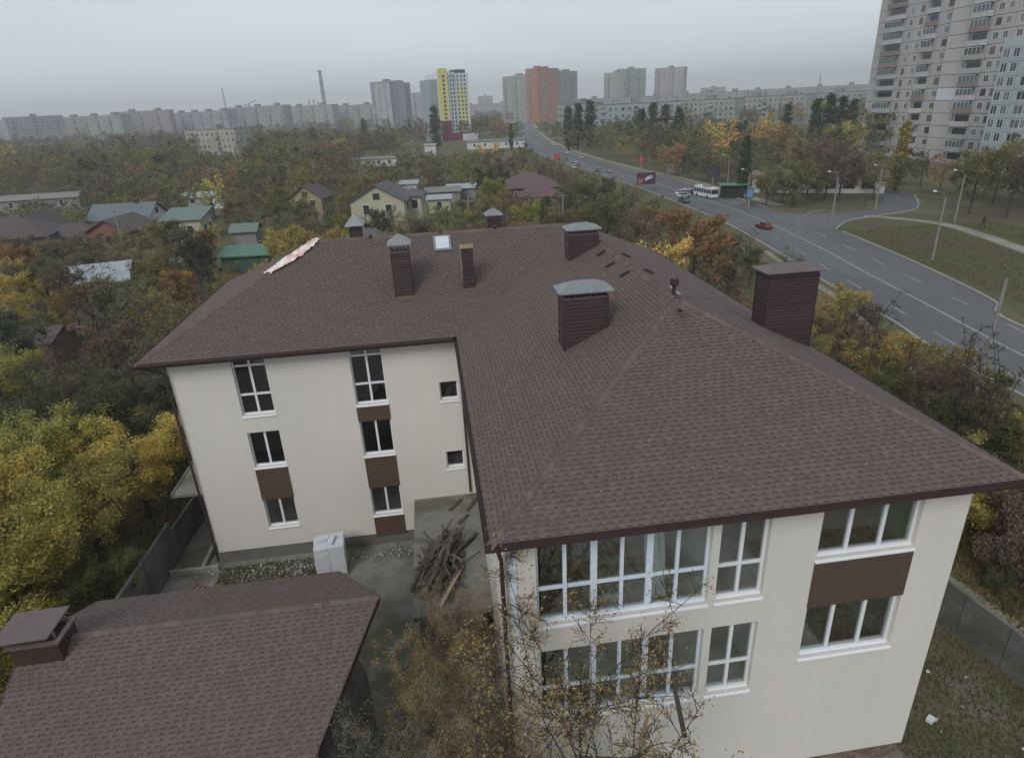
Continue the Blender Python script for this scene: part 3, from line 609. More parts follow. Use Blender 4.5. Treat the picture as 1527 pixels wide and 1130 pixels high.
# ------------------------------------------------------------------ garage with its own shingle roof
gar = empty('garage', (-8, 3, 0), 0, 'low outbuilding with a brown shingle roof and a wide chimney in front of the building', 'garage')
GO = Vector((-8, 3, 0)); GZ, GY = 5.4, 3.85; GM = .47
def gpart(mb, name, m, parent=None):
    mb.v = [(x-GO.x, y-GO.y, z) for x, y, z in mb.v]; return mb.build(name, m, parent or gar)
gl, grr = -12.25, -2.98
fS = lambda x, y: GZ-GM*(GY-y); fN = lambda x, y: GZ-GM*(y-GY)
Sg = [(gl, -2.4), (-5.75, -2.4), (grr, GY), (gl, GY)]; Ng = [(gl, GY), (grr, GY), (-4.65, 6.9), (gl+.1, 6.9)]
mb = MB(); mb.add([(x, y, fS(x, y)) for x, y in Sg], [(0, 1, 2, 3)]); mb.add([(x, y, fN(x, y)) for x, y in Ng], [(0, 1, 2, 3)])
mb.add([(gl, -2.4, fS(0, -2.4)-.1), (-5.75, -2.4, fS(0, -2.4)-.1), (grr, GY, GZ-.12), (gl, GY, GZ-.12)], [(3, 2, 1, 0)]); mb.add([(gl, GY, GZ-.12), (grr, GY, GZ-.12), (-4.65, 6.9, fN(0, 6.9)-.1), (gl+.1, 6.9, fN(0, 6.9)-.1)], [(3, 2, 1, 0)])
groof = gpart(mb, 'roof', M['deck'])
c2, s2 = 1/math.sqrt(1+GM*GM), GM/math.sqrt(1+GM*GM); kk = 1/c2; vS = (GY+2.4)*kk
shingles((gl, -2.4, fS(0, -2.4)), (1, 0, 0), (0, c2, s2), (0, -s2, c2), [(0, 0), (-5.75-gl, 0), (grr-gl, vS), (0, vS)], groof, GO, 300, near_cam)
shingles((gl, 6.9, fN(0, 6.9)), (1, 0, 0), (0, -c2, s2), (0, s2, c2), [(.1, 0), (-4.65-gl, 0), (grr-gl, (6.9-GY)*kk), (0, (6.9-GY)*kk)], groof, GO, 0, near_cam, .125, .3)
def gc(v): v = Vector(v); return v.normalized()
caps((gl, GY, GZ), (grr, GY, GZ), gc((0, -1, -GM)), gc((0, 1, -GM)), groof, GO, wd=.12)
for a, b in (((-5.75, -2.4), (grr, GY)), ((-4.65, 6.9), (grr, GY)), ((gl, -2.4), (gl, GY)), ((gl+.1, 6.9), (gl, GY))):
    f = fS if a[1] < GY else fN; mb = MB(); mb.beam((*a, f(*a)-.07), (*b, f(*b)-.07), .03, .17); gpart(mb, 'fascia_board', M['fascia'], groof)
mb = MB(); mb.beam((gl, 6.9, fN(0, 6.9)-.07), (-4.65, 6.9, fN(0, 6.9)-.07), .03, .16); gpart(mb, 'fascia_board', M['fascia'], groof)
mb = MB(); mb.prism([(gl+.4, -2.2), (-5.9, -2.2), (-4.6, 1.0), (-3.7, GY), (-5.0, 6.5), (gl+.4, 6.5)], -.1, 2.6); mb.add([(gl+.4, -2.2, 2.6), (gl+.4, 6.5, 2.6), (gl+.4, 6.5, fN(0, 6.5)-.15), (gl+.4, GY, GZ-.2), (gl+.4, -2.2, fS(0, -2.2)-.15)], [(0, 1, 2, 3, 4)])
mb.prism([(-5.9, -2.2), (-4.6, 1.0), (-3.7, GY), (-3.9, GY), (-4.8, 1.0), (-6.1, -2.2)], 2.6, 2.61)
gpart(mb, 'wall', M['plinth'])
ch = MB(); ch.box(-12.2, 3.27, 4.6, -11.03, 4.1, 5.72); ch = gpart(ch, 'chimney', mat('reddishbrown', (.055, .028, .022), (.045, .023, .018), 4, .6))
mb = MB(); mb.box(-12.27, 3.2, 5.722, -10.96, 3.33, 5.78); mb.box(-12.27, 4.04, 5.722, -10.96, 4.17, 5.78); mb.box(-12.27, 3.331, 5.722, -12.14, 4.039, 5.78); mb.box(-11.09, 3.331, 5.722, -10.96, 4.039, 5.78); gpart(mb, 'rim', M['metal_brown'], ch)
mb = MB()
for x in (-12.1, -11.15):
    for y in (3.4, 3.98): mb.box(x, y, 5.7, x+.04, y+.04, 5.95)
gpart(mb, 'leg', M['metal_brown'], ch)
mb = MB(); mb.add([(-12.55, 3.2, 5.90), (-11.2, 3.25, 5.90), (-11.15, 4.35, 5.96), (-12.5, 4.3, 5.96), (-12.55, 3.2, 5.94), (-11.2, 3.25, 5.94), (-11.15, 4.35, 6.0), (-12.5, 4.3, 6.0)], [(0, 3, 2, 1), (4, 5, 6, 7), (0, 1, 5, 4), (1, 2, 6, 5), (2, 3, 7, 6), (3, 0, 4, 7)]); gpart(mb, 'chimney_cap', M['metal_brown'], ch)

# ------------------------------------------------------------------ yard things
def blockstack():
    t = empty('block_pallet', (-6.05, 12.0, 0), R(6), 'stack of white aerated blocks on a pallet by the cream wall', 'block stack')
    mb = MB()
    for i in range(5): mb.box(-.62, -.5+i*.235, .0, .62, -.4+i*.235, .12)
    mb.build('pallet', M['wood_new'], t)
    for k in range(7):
        for i in range(2):
            for j in range(4):
                q = MB(); q.box(0, 0, 0, .60, .245, .195, rnd.random()); o = q.build('block', M['whiteblock'], t); o.location = (-.61+i*.61+rnd.uniform(-.008, .008)+(.03 if k > 4 else 0), -.5+j*.25+rnd.uniform(-.006, .006), .122+k*.2)
    for (x, y, r) in ((-.2, .05, .2), (.15, -.1, 1.3)):
        q = MB(); q.box(-.25, -.1, 0, .25, .1, .13, rnd.random()); o = q.build('block', M['whiteblock'], t); o.location = (x, y, .122+1.4); o.rotation_euler = (0, 0, r)
blockstack()
def lumber():
    t = empty('lumber_pile', (-1.2, 9.0, 2.16), 0, 'tangled pile of old boards and poles on the flat concrete roof', 'wood pile')
    for i in range(130):
        L_ = rnd.uniform(.7, 2.9); a = R(rnd.gauss(70, 12)) if rnd.random() < .72 else R(rnd.gauss(112, 12)); x = rnd.gauss(-.2, .26); y = rnd.gauss(-.3, .55); z = abs(rnd.gauss(.05, .1))+.02
        dx, dy = math.cos(a)*L_/2, math.sin(a)*L_/2; dz = rnd.gauss(0, .06)*L_
        q = MB(); q.beam((-dx, -dy, -dz), (dx, dy, dz), rnd.choice((.05, .07, .1, .12, .04)), rnd.choice((.025, .04, .05)), tint=rnd.random()**1.3)
        o = q.build('plank', M['wood_new'] if rnd.random() < .07 else M['wood'], t); o.location = (x+.15 if y > 0 else x, y, max(z+abs(dz), .03)+.05*max(0, 1-abs(x)*2))
lumber()
RUB = mat('rubble', (.42, .42, .41), (.22, .22, .20), 6, .95, tint=.4)
def rags(n, cx, cy, z, sx, sy, label):
    q = MB()
    for i in range(n):
        x, y = rnd.gauss(0, sx), rnd.gauss(0, sy); s = rnd.uniform(.02, .075); a = rnd.uniform(0, 6.3)
        p = [(x+s*rnd.uniform(.6, 1.2)*math.cos(a+k*1.57), y+s*rnd.uniform(.6, 1.2)*math.sin(a+k*1.57), .01+rnd.random()*.08) for k in range(4)]
        q.add(p+[(x, y, .06+rnd.random()*.1)], [(0, 1, 4), (1, 2, 4), (2, 3, 4), (3, 0, 4)], rnd.random())
    return tag(q.build('debris', RUB, None, (cx, cy, z)), label, 'debris', kind='stuff')
rags(150, -8.3, 12.55, 0, 1.5, .25, 'scattered white rubble along the foot of the cream wall')
rags(90, -7.4, 12.3, 0, .5, .2, 'dense patch of white rubble beside the block stack')
rags(110, -3.9, 12.6, 0, .7, .25, 'grey-white rags and film on the ground by the wall right of the block stack')
rags(8, -.7, 10.1, 2.17, .5, .2, 'white scraps of film at the head of the lumber pile')
rags(14, 14.0, 2.0, 0, 1.3, 1.6, 'white scraps of litter in the grass by the right fence')
for i, (x, y) in enumerate(((-.95, 12.2), (-.2, 12.0), (-.6, 11.2))):
    mb = MB(); mb.beam((0, 0, 0), (rnd.uniform(.3, .6), rnd.uniform(.3, .9), .03), .14, .04, tint=.3)
    tag(mb.build('plank', M['wood'], None, (x, y, 2.2)), ('short plank lying on the flat roof close to the cream wall', 'grey plank lying on the flat roof under the brown eave', 'loose plank on the flat roof above the lumber pile')[i], 'plank')
def rafters():
    t = empty('plank_bundle', (-12.0, 11.7, 0), R(-25), 'reddish brown planks laid side by side on the ground behind the garage roof', 'planks')
    for i in range(6): q = MB(); q.beam((i*.2, -.6, .08), (i*.2+.25, .5, .12), .12, .06, tint=rnd.random()); q.build('plank', mat('redwood', (.26, .17, .12), (.2, .12, .085), 5, .9, tint=.3) if i == 0 else bpy.data.materials['redwood'], t)
rafters()
mb = MB(); mb.box(-.17, -.14, 0, .17, .14, .22); mb.add([(-.17, -.14, .22), (.17, -.14, .22), (.24, -.24, .3), (-.1, -.26, .31)], [(0, 1, 2, 3)])
tag(mb.build('cardboard_box', M['white'], None, (13.05, 1.45, 0), .5), 'open white box lying in the grass right of the building corner', 'box').scale = (.65, .65, .65)
# low concrete kerbs in the yard corner
mb = MB(); mb.box(-13.0, 12.9, 0, -11.0, 13.05, .22); mb.box(-11.75, 13.06, 0, -11.6, 16.5, .2)
tag(mb.build('low_wall', M['kerb']), 'low concrete kerb beside the left corner of the building', 'kerb')
def panel_fence(pts, h, label, name='concrete_fence', pw=2.0, group=None):
    a, b = pts; a, b = Vector((*a, 0)), Vector((*b, 0)); d = (b-a); n = max(1, round(d.length/pw)); ang = math.atan2(d.y, d.x)
    t = empty(name, a, ang, label, 'fence', group); L_ = d.length/n
    for i in range(n):
        q = MB(); q.box(i*L_+.07, -.04, .0, (i+1)*L_-.07, .04, h, rnd.random()); 
        q.box(i*L_+.07, -.055, h-.08, (i+1)*L_-.07, .055, h+.02); q.build('fence_panel', M['fence'], t)
    for i in range(n+1): q = MB(); q.box(i*L_-.065, -.08, 0, i*L_+.065, .08, h+.06); q.build('post', M['fence'], t)
    return t
panel_fence(((-13.25, 9.2), (-13.05, 14.0)), 1.9, 'grey concrete panel fence between the yard and the yellow bushes', pw=2.4)
panel_fence(((-13.05, 14.1), (-12.7, 19.5)), 1.5, 'dark concrete fence run behind the entrance canopy', pw=2.6)
panel_fence(((15.6, 14.0), (16.2, 6.0)), 1.6, 'grey concrete fence along the dirt track, part behind the building corner', pw=1.6)
panel_fence(((16.25, 5.9), (17.6, -3.5)), 1.65, 'grey concrete fence along the dirt track at the right edge', pw=1.6)
panel_fence(((-44, 55.0), (-24, 56.5)), 1.9, 'grey concrete fence far behind the left roof corner', pw=2.5)

# ------------------------------------------------------------------ far houses and blocks
GREY_ROOF = mat('slate', (.11, .10, .12), (.09, .085, .10), 3, .8, tint=.15)
roofm = {'purple': mat('purple_tile', (.115, .105, .115), (.095, .088, .098), 4, .85), 'brown': mat('brown_tile', (.10, .08, .078), (.08, .065, .064), 4, .85),
         'wine': mat('wine_tile', (.135, .085, .095), (.11, .07, .08), 4, .85), 'blue': mat('blue_metal', (.13, .155, .17), (.11, .13, .145), 3, .6),
         'white': mat('white_metal', (.33, .36, .39), (.25, .275, .30), 2, .5), 'teal': mat('teal_metal', (.135, .185, .165), (.115, .155, .14), 3, .6), 'green': mat('green_metal', (.075, .17, .125), (.06, .14, .10), 3, .5),
         'asb': mat('asbestos', (.22, .22, .215), (.16, .16, .155), 2, .9)}
wallm = {'cream': mat('cream_wall', (.42, .40, .30), (.37, .35, .26), 1, .9), 'yellow': mat('yellow_wall', (.34, .29, .16), (.29, .25, .14), 1, .9), 'red': mat('red_brick_wall', (.23, .105, .085), (.18, .085, .07), 2, .9),
         'brown': mat('brown_wall', (.17, .10, .085), (.14, .085, .07), 2, .9), 'grey': mat('grey_wall', (.26, .26, .25), (.20, .20, .19), 1, .9), 'white': mat('white_wall', (.55, .55, .53), (.48, .48, .46), 1, .9), 'green': mat('green_wall', (.08, .13, .10), (.06, .10, .08), 1, .9)}
EXCL = []       # picture-independent footprints where no tree may stand
def house(px, D, w, d, hw, hr, kind, rot, wall, rf, label, ov=.4, wins=2, ch=False, floors=1, keep=True, cat='house', name='house', dz=0):
    x, y = GD(px, D); t = empty(name, (x, y, 0), rot, label, cat)
    if keep: EXCL.append((x, y, max(w, d)*.6, D, hw+hr))
    q = MB(); q.box(-w/2, -d/2, -.1, w/2, d/2, hw)
    if kind == 'gable': q.add([(-w/2+.01, -d/2, hw), (-w/2+.01, d/2, hw), (-w/2+.01, 0, hw+hr-.05), (w/2-.01, -d/2, hw), (w/2-.01, d/2, hw), (w/2-.01, 0, hw+hr-.05)], [(0, 2, 1), (3, 4, 5)])
    q.build('wall', wallm[wall], t)
    W2, D2 = w/2+ov, d/2+ov; q = MB(); z = hw-.02; th = .14
    if kind == 'gable':
        zz = z-ov*hr/(d/2)
        for s in (-1, 1): q.add([(-W2, s*D2, zz), (W2, s*D2, zz), (W2, 0, hw+hr), (-W2, 0, hw+hr), (-W2, s*D2, zz+th), (W2, s*D2, zz+th), (W2, 0, hw+hr+th), (-W2, 0, hw+hr+th)], [(0, 1, 2, 3), (7, 6, 5, 4), (0, 4, 5, 1), (1, 5, 6, 2), (3, 7, 4, 0)], rnd.random())
    elif kind == 'hip':
        h2 = min(W2, D2); r = (W2-h2, D2-h2)
        q.add([(-W2, -D2, z), (W2, -D2, z), (W2, D2, z), (-W2, D2, z), (-r[0]-.01, -r[1], hw+hr), (r[0]+.01, -r[1], hw+hr), (r[0]+.01, r[1]+.01, hw+hr), (-r[0]-.01, r[1]+.01, hw+hr), (-W2, -D2, z-.15), (W2, -D2, z-.15), (W2, D2, z-.15), (-W2, D2, z-.15)],
              [(0, 1, 5, 4), (1, 2, 6, 5), (2, 3, 7, 6), (3, 0, 4, 7), (4, 5, 6, 7), (8, 9, 1, 0), (9, 10, 2, 1), (10, 11, 3, 2), (11, 8, 0, 3), (11, 10, 9, 8)])
    elif kind == 'shed':
        q.add([(-W2, -D2, z), (W2, -D2, z), (W2, D2, z+hr), (-W2, D2, z+hr), (-W2, -D2, z+th), (W2, -D2, z+th), (W2, D2, z+hr+th), (-W2, D2, z+hr+th)], [(0, 3, 2, 1), (4, 5, 6, 7), (0, 1, 5, 4), (1, 2, 6, 5), (2, 3, 7, 6), (3, 0, 4, 7)])
    ro = q.build('roof', roofm[rf], t)
    if ch: q = MB(); q.box(w*.18, -.3, hw+hr*.4, w*.18+.55, .3, hw+hr+.7); q.build('chimney', M['cladding'], ro)
    fh = hw/floors
    for side in (0, 1, 2):
        for f in range(floors):
            for i in range(wins):
                xx = (-.5+(i+.7)/(wins+.4))*(w if side == 0 else d); z0 = f*fh+fh*.35; z1 = z0+min(1.3, fh*.48)
                q = MB(); g = MB()
                if side == 0: q.box(xx-.55, -d/2-.05, z0-.08, xx+.55, -d/2+.01, z1+.08); g.box(xx-.47, -d/2-.06, z0, xx+.47, -d/2-.02, z1)
                else:
                    X = w/2 if side == 1 else -w/2; s = 1 if side == 1 else -1
                    q.box(min(X-.01*s, X+.05*s), xx-.55, z0-.08, max(X-.01*s, X+.05*s), xx+.55, z1+.08); g.box(min(X, X+.06*s), xx-.47, z0, max(X, X+.06*s), xx+.47, z1)
                o = q.build('window', M['pvc'] if wall != 'red' else M['soffit'], t); g.build('pane', M['darkglass'], o)
    if kind == 'gable' and hr > 1.6:
        for s in (-1, 1):
            q = MB(); X = s*(w/2+.0); q.box(min(X, X+.05*s), -.5, hw+.2, max(X, X+.05*s), .5, hw+1.1); q.build('window', M['darkglass'], t)
    return t
HA = -YAW
house(577, 99, 6.5, 8.2, 5.6, 2.2, 'gable', R(78), 'cream', 'purple', 'cream two storey house with a grey gable roof behind the ridge', floors=2, wins=2)
house(620, 101, 3.4, 5.0, 5.8, .8, 'hip', R(-8), 'cream', 'purple', 'narrow cream side wing right of the cream gabled house', floors=2, wins=2)
house(552, 72, 9.5, 8, 3.2, 2.9, 'hip', R(-6), 'grey', 'purple', 'house with a grey-purple tiled hip roof just behind the brown roof', wins=2, keep=False)
house(789, 126, 11, 9, 3.2, 2.4, 'hip', R(-8), 'brown', 'wine', 'reddish brown house with a wine coloured hip roof left of the road', ch=True)
house(805, 117, 7.5, 6, 2.6, 1.6, 'hip', R(-8), 'brown', 'wine', 'lower wing with wine roof in front of the reddish brown house')
house(470, 116, 5.2, 6, 4.3, 2.0, 'gable', R(75), 'yellow', 'brown', 'yellow plastered house with a steep brown gable roof', wins=2, floors=2, ch=True)
house(28, 96, 12, 9, 3.4, 2.6, 'hip', R(10), 'brown', 'brown', 'large dark brown roofed house at the left edge', ch=False)
house(75, 101, 6, 5, 3.6, 2.2, 'gable', R(80), 'brown', 'brown', 'brown gabled wing beside the large dark roof at the left edge')
house(120, 99, 7, 5, 2.6, 1.6, 'hip', R(5), 'brown', 'brown', 'low dark brown roofed house left of the red brick house')
house(190, 99, 7.5, 6.5, 3.2, 1.6, 'gable', R(82), 'red', 'brown', 'red brick house with a dark gable roof', wins=1)
house(199, 111, 10, 7, 3.2, 2.0, 'gable', R(-4), 'white', 'blue', 'house with a blue-grey metal gable roof behind the red brick house', ch=True)
house(286, 104, 6, 5, 3.3, 1.3, 'shed', R(-4), 'cream', 'teal', 'pale house with a teal metal shed roof')
house(372, 97, 3.5, 3, 2.3, .8, 'gable', R(-4), 'grey', 'teal', 'small shed with a pale teal roof', wins=0, cat='shed', name='shed')
house(373, 81, 5.6, 3, 2.0, .7, 'shed', R(-6), 'green', 'green', 'small outbuilding with a bright green metal roof behind the left hip', wins=0, cat='shed', name='shed')
house(165, 70, 5.5, 6, 2.7, 1.3, 'gable', R(12), 'grey', 'white', 'shed with a large pale corrugated metal roof', wins=1, cat='shed', name='shed')
house(78, 53, 3.2, 3, 2.1, .7, 'gable', R(-10), 'brown', 'brown', 'small dark roofed hut among the bushes on the left', wins=0, cat='shed', name='shed')
house(607, 142, 5, 4, 2.8, .4, 'shed', R(-5), 'white', 'white', 'small white shed far behind the cream house', wins=0, cat='shed', name='shed')
house(662, 131, 7, 4, 2.2, .5, 'shed', R(-5), 'grey', 'asb', 'low shed with a pale asbestos roof between the trees', wins=0, cat='shed', name='shed')
house(657, 119, 4, 3, 2.4, .4, 'shed', R(-5), 'cream', 'white', 'cream shed with a flat white roof behind the ridge', wins=1, cat='shed', name='shed')
house(690, 136, 6, 4, 2.2, .6, 'gable', R(-5), 'grey', 'white', 'whitish roofed shed left of the wine coloured roof', wins=0, cat='shed', name='shed')
house(50, 152, 24, 7, 2.6, .8, 'gable', R(2), 'grey', 'asb', 'long low garage row with a pale roof on the far left', wins=4, cat='shed', name='shed')
house(5, 110, 4, 4, 2.6, 2.2, 'gable', R(90), 'white', 'brown', 'small white gabled house cut by the left edge', wins=1)
house(310, 140, 9, 5, 2.6, .7, 'gable', R(-5), 'white', 'white', 'low pale shed behind the yellow tree', wins=2, cat='shed', name='shed')
house(296, 124, 5, 4, 2.4, .6, 'gable', R(-5), 'grey', 'asb', 'grey roofed shed in the gardens left of the yellow house', wins=0, cat='shed', name='shed')
house(560, 225, 16, 6, 2.6, .5, 'gable', R(-5), 'white', 'asb', 'long white shed in front of the far grey towers', wins=4, cat='shed', name='shed')
house(643, 262, 4.5, 4, 4.2, .3, 'shed', R(-5), 'white', 'white', 'small white cube building left of the crossroads', wins=0, cat='kiosk', name='kiosk')
house(740, 290, 26, 8, 3.2, .4, 'shed', R(-8), 'white', 'blue', 'long low pale market hall beside the far road', wins=5, cat='market hall', name='market_hall')
t = empty('carport', GD(262, 78)+(0,), R(-6), 'open carport with a flat white roof on dark posts', 'carport')
mb = MB(); mb.box(-1.7, -1.2, 2.2, 1.7, 1.2, 2.32); mb.build('roof', roofm['white'], t)
for x in (-1.55, 1.5):
    for y in (-1.1, 1.05): mb = MB(); mb.box(x, y, 0, x+.08, y+.08, 2.2); mb.build('post', M['dark'], t)

def vary(c, k=.04): return tuple(max(0, v+rnd.uniform(-k, k)*v*4) for v in c)
def block(px0, px1, D0, D1, floors, c, label, fh=2.9, depth=11, roofbits=True, win=None, base=0.0, accents=None, cat='apartment block', name='apartment_block', group=None, stag=0, H=None):
    "panel block: front between two ground points; wall panels between floor joints, windows, balconies, lift heads"
    a, b = Vector((*GD(px0, D0), 0)), Vector((*GD(px1, D1), 0)); d = b-a; L_ = d.length; ang = math.atan2(d.y, d.x)
    t = empty(name, a, ang, label, cat, group); H = H or floors*fh+1.2; fh = (H-1.2)/floors
    m = mat('facade_'+name, vary(c), tuple(v*.85 for v in c), .15, .9, tint=.12); md = mat('facade_end', tuple(v*.72 for v in c), tuple(v*.6 for v in c), .15, .9)
    q = MB(); q.box(0, 0, -.2, L_, depth, H); q.build('wall', m, t)
    q = MB(); q.box(-.1, -.1, H+.002, L_+.1, depth+.1, H+.5); rr = q.build('roof', M['concrete'], t)
    if roofbits:
        n = max(1, int(L_/22))
        for i in range(n):
            q = MB(); x = (i+.5)*L_/n; q.box(x-2.2, depth*.3, H+.501, x+2.2, depth*.7, H+2.6); q.build('lift_house', md, rr)
    nw = max(3, int(L_/3.1)); wq = MB(); bq = MB(); jq = MB()
    for f in range(floors):
        z0 = .9+f*fh+fh*.18; z1 = z0+fh*.5
        jq.box(0, -.03, .9+f*fh-.09, L_, .0, .9+f*fh+.02)
        for i in range(nw):
            x = (i+.5)*L_/nw
            if i % 5 in (1, 2) and i % 5 != 4:
                if i % 5 == 1: bq.box(x-1.2, -1.0, .9+f*fh, x+1.2, -.001, .9+f*fh+fh*.38, rnd.random()); wq.box(x-1.1, -(.9 if rnd.random() < .5 else .05), .9+f*fh+fh*.39, x+1.1, -.002, z1+.2, rnd.random())
                else: wq.box(x-.2, -.04, z0, x+.9, .0, z1, rnd.random())
            else: wq.box(x-.75, -.04, z0, x+.75, .0, z1, rnd.random())
        for s, X in ((-1, 0), (1, L_)):
            for y in (depth*.3, depth*.7): wq.box(min(X, X+.04*s), y-.6, z0, max(X, X+.04*s), y+.6, z1, rnd.random())
    for i in range(1, nw//5+1): jq.box(i*5*L_/nw-.12, -.06, 0, i*5*L_/nw+.12, -.031, H)
    tag(wq.build('window', win or WINM, t), kind='stuff'); tag(bq.build('balcony', BALM, t), kind='stuff'); tag(jq.build('panel_joint', md, t), kind='stuff')
    if accents:
        for (u0, u1, z0, z1, mm) in accents: q = MB(); q.box(u0*L_, -.05, z0, u1*L_, -.0405, z1); q.build('painted_panel', mm, t)
    EXCL.append((a.x+d.x/2, a.y+d.y/2, L_*.35, (D0+D1)/2, H*.3) if False else (0, 0, 0, 1e9, 0))
    return t
WINM = mat('winfar', (.10, .115, .13), (.15, .165, .18), .3, .35, tint=.5)
BALM = mat('balfar', (.32, .33, .34), (.24, .25, .27), .2, .9, tint=.35)
GR = (.30, .31, .33)
for i, (p0, p1, d0, d1, c, k) in enumerate([(22, 108, 560, 585, (.30, .32, .35), 'at the left end'), (100, 190, 600, 575, (.32, .33, .34), 'with a dark stair column'), (186, 262, 615, 600, (.33, .31, .31), 'behind the reddish trees'), (262, 345, 640, 610, (.33, .34, .36), 'behind the beige five storey block'),
                                        (345, 430, 655, 625, (.31, .33, .36), 'below the thin lattice mast'), (430, 500, 665, 640, (.36, .36, .36), 'below the tall industrial stack'), (500, 562, 690, 665, (.32, .33, .34), 'left of the tall grey towers')]):
    block(p0, p1, d0+(i % 2)*14, d1+(i % 3)*9, 9, c, 'long grey nine storey panel block '+k+' of the left skyline', depth=12, group='panel blocks along the left skyline', H=27.3+(0, -1.6, .8, -2.2, .3, -1.0, -2.4)[i])
block(-60, 30, 720, 700, 9, GR, 'hazy grey block cut by the left edge of the skyline')
block(284, 357, 330, 318, 4, (.36, .345, .31), 'beige five storey block in front of the left skyline', H=13)
block(10, 120, 420, 415, 3, (.33, .30, .29), 'low brownish block under the left skyline', H=9); block(120, 190, 400, 400, 3, (.32, .29, .27), 'low pale brown building among the trees on the left', H=9)
# grey twin towers
block(560, 592, 620, 605, 16, (.37, .375, .38), 'grey sixteen storey tower, left half with a plain end wall', depth=16, H=43, fh=2.6)
block(588, 618, 600, 640, 16, (.33, .345, .36), 'grey sixteen storey tower half with dense windows', depth=16, H=42, fh=2.6)
block(618, 648, 820, 800, 12, (.36, .37, .39), 'paler hazy tower behind the grey twin tower', depth=16, H=37)
block(714, 736, 1150, 1150, 10, (.36, .37, .39), 'small hazy tower in the gap left of the orange tower', H=34); block(690, 760, 1000, 980, 7, (.34, .35, .36), 'low hazy blocks behind the yellow tower', H=21)
# yellow and white tower with crimson base
yel = mat('yellow_panel', (.62, .58, .22), (.56, .52, .2), 1, .8); crim = mat('crimson_panel', (.24, .03, .09), (.2, .025, .075), 1, .8); wht = mat('white_panel', (.62, .64, .68), (.55, .57, .61), 1, .8); lbl = mat('bluish_panel', (.48, .53, .60), (.42, .47, .55), 1, .8)
a = Vector((*GD(660, 372), 0)); b = Vector((*GD(704, 382), 0)); d = b-a; L_ = d.length
t = empty('tower_block', a, math.atan2(d.y, d.x), 'yellow and white tower block with a crimson base', 'tower block')
q = MB(); q.box(0, 0, -.2, L_, 15, 36); q.build('wall', wht, t)
q = MB(); q.box(.001, -.8, 11.001, L_*.30, -.001, 38.5); q.build('yellow_bay', yel, t); q = MB(); q.box(0, -1.4, 0, L_*.31, -.001, 11); q.build('crimson_base', crim, t); q = MB(); q.box(L_*.31+.01, -1.0, 0, L_+.3, -.001, 4.2); q.build('crimson_base', crim, t)
q = MB(); q.box(L_*.34, -.5, 4.3, L_*.55, -.001, 36.5); q.build('bluish_bay', lbl, t); q = MB(); q.box(L_*.62, 2, 36.001, L_*.97, 12, 38); q.build('roof_house', M['darkglass'], t); q = MB(); q.box(L_*.15, 2, 36.001, L_*.45, 12, 37.6); q.build('roof_house', wht, t)
q = MB(); q.box(-4.5, 1, -.2, -.01, 14, 33); q.build('rear_bay', mat('greybay', (.30, .33, .36), (.26, .29, .32), 1, .9), t)
wd = MB(); yy_ = MB()
for f in range(14):
    z = 5.2+f*2.2
    for (u0, u1, yo) in ((.13, .20, -.84), (.37, .42, -.54), (.47, .52, -.54), (.62, .67, -.07), (.74, .79, -.07), (.85, .90, -.07)):
        if z > 34: continue
        if u0 < .3 and z < 11: yo = -1.44
        wd.box(u0*L_, yo, z, u1*L_, yo+.05, z+1.25, rnd.random())
    if z < 29: yy_.box(.60*L_, -.06, z-.5, .93*L_, -.001, z+1.5) if f % 1 == 0 and z > 5 else None
yb = yy_.build('yellow_band', yel, t); q = MB()
for f in range(14): q.box(.58*L_, -.10, 4.45+f*2.2, .95*L_, -.061, 4.75+f*2.2)
tag(q.build('floor_line', wht, t), kind='stuff'); tag(wd.build('window', M['darkglass'], t), kind='stuff')
q = MB(); q.box(L_*.55, -9, 0, L_*.95, -5, 3.4); tag(q.build('kiosk', wht, None, a, math.atan2(d.y, d.x)), 'white low pavilion in front of the yellow tower', 'pavilion')
# orange complex
org = mat('orange_panel', (.42, .17, .095), (.36, .14, .08), 1, .85); dor = mat('dark_orange_panel', (.30, .11, .08), (.26, .095, .07), 1, .85)
block(752, 786, 690, 665, 14, (.34, .345, .33), 'grey-beige left wing of the orange tower complex', depth=16, H=45)
def striped(px0, px1, D0, D1, H, c, cols, label):
    t = block(px0, px1, D0, D1, int(H/2.9), c, label, depth=16, H=H); return t
striped(786, 805, 660, 648, 50, (.42, .17, .095), None, 'orange tower section with a stepped roof'); striped(805, 832, 645, 650, 49, (.33, .12, .085), None, 'rust red section of the orange tower complex')
striped(832, 861, 652, 690, 47, (.36, .35, .36), None, 'grey right wing of the orange tower complex')
block(900, 932, 700, 690, 15, (.35, .36, .37), 'left grey tower of the pair right of the orange tower', depth=14, H=44); block(930, 961, 700, 715, 16, (.36, .37, .385), 'taller grey tower right of the orange complex', depth=14, H=47.5)
block(974, 1016, 720, 705, 16, (.36, .365, .38), 'grey tower standing alone right of the tower pair', depth=14, H=47)
block(1046, 1080, 900, 900, 9, (.36, .33, .335), 'hazy pinkish tower on the right skyline', H=27)
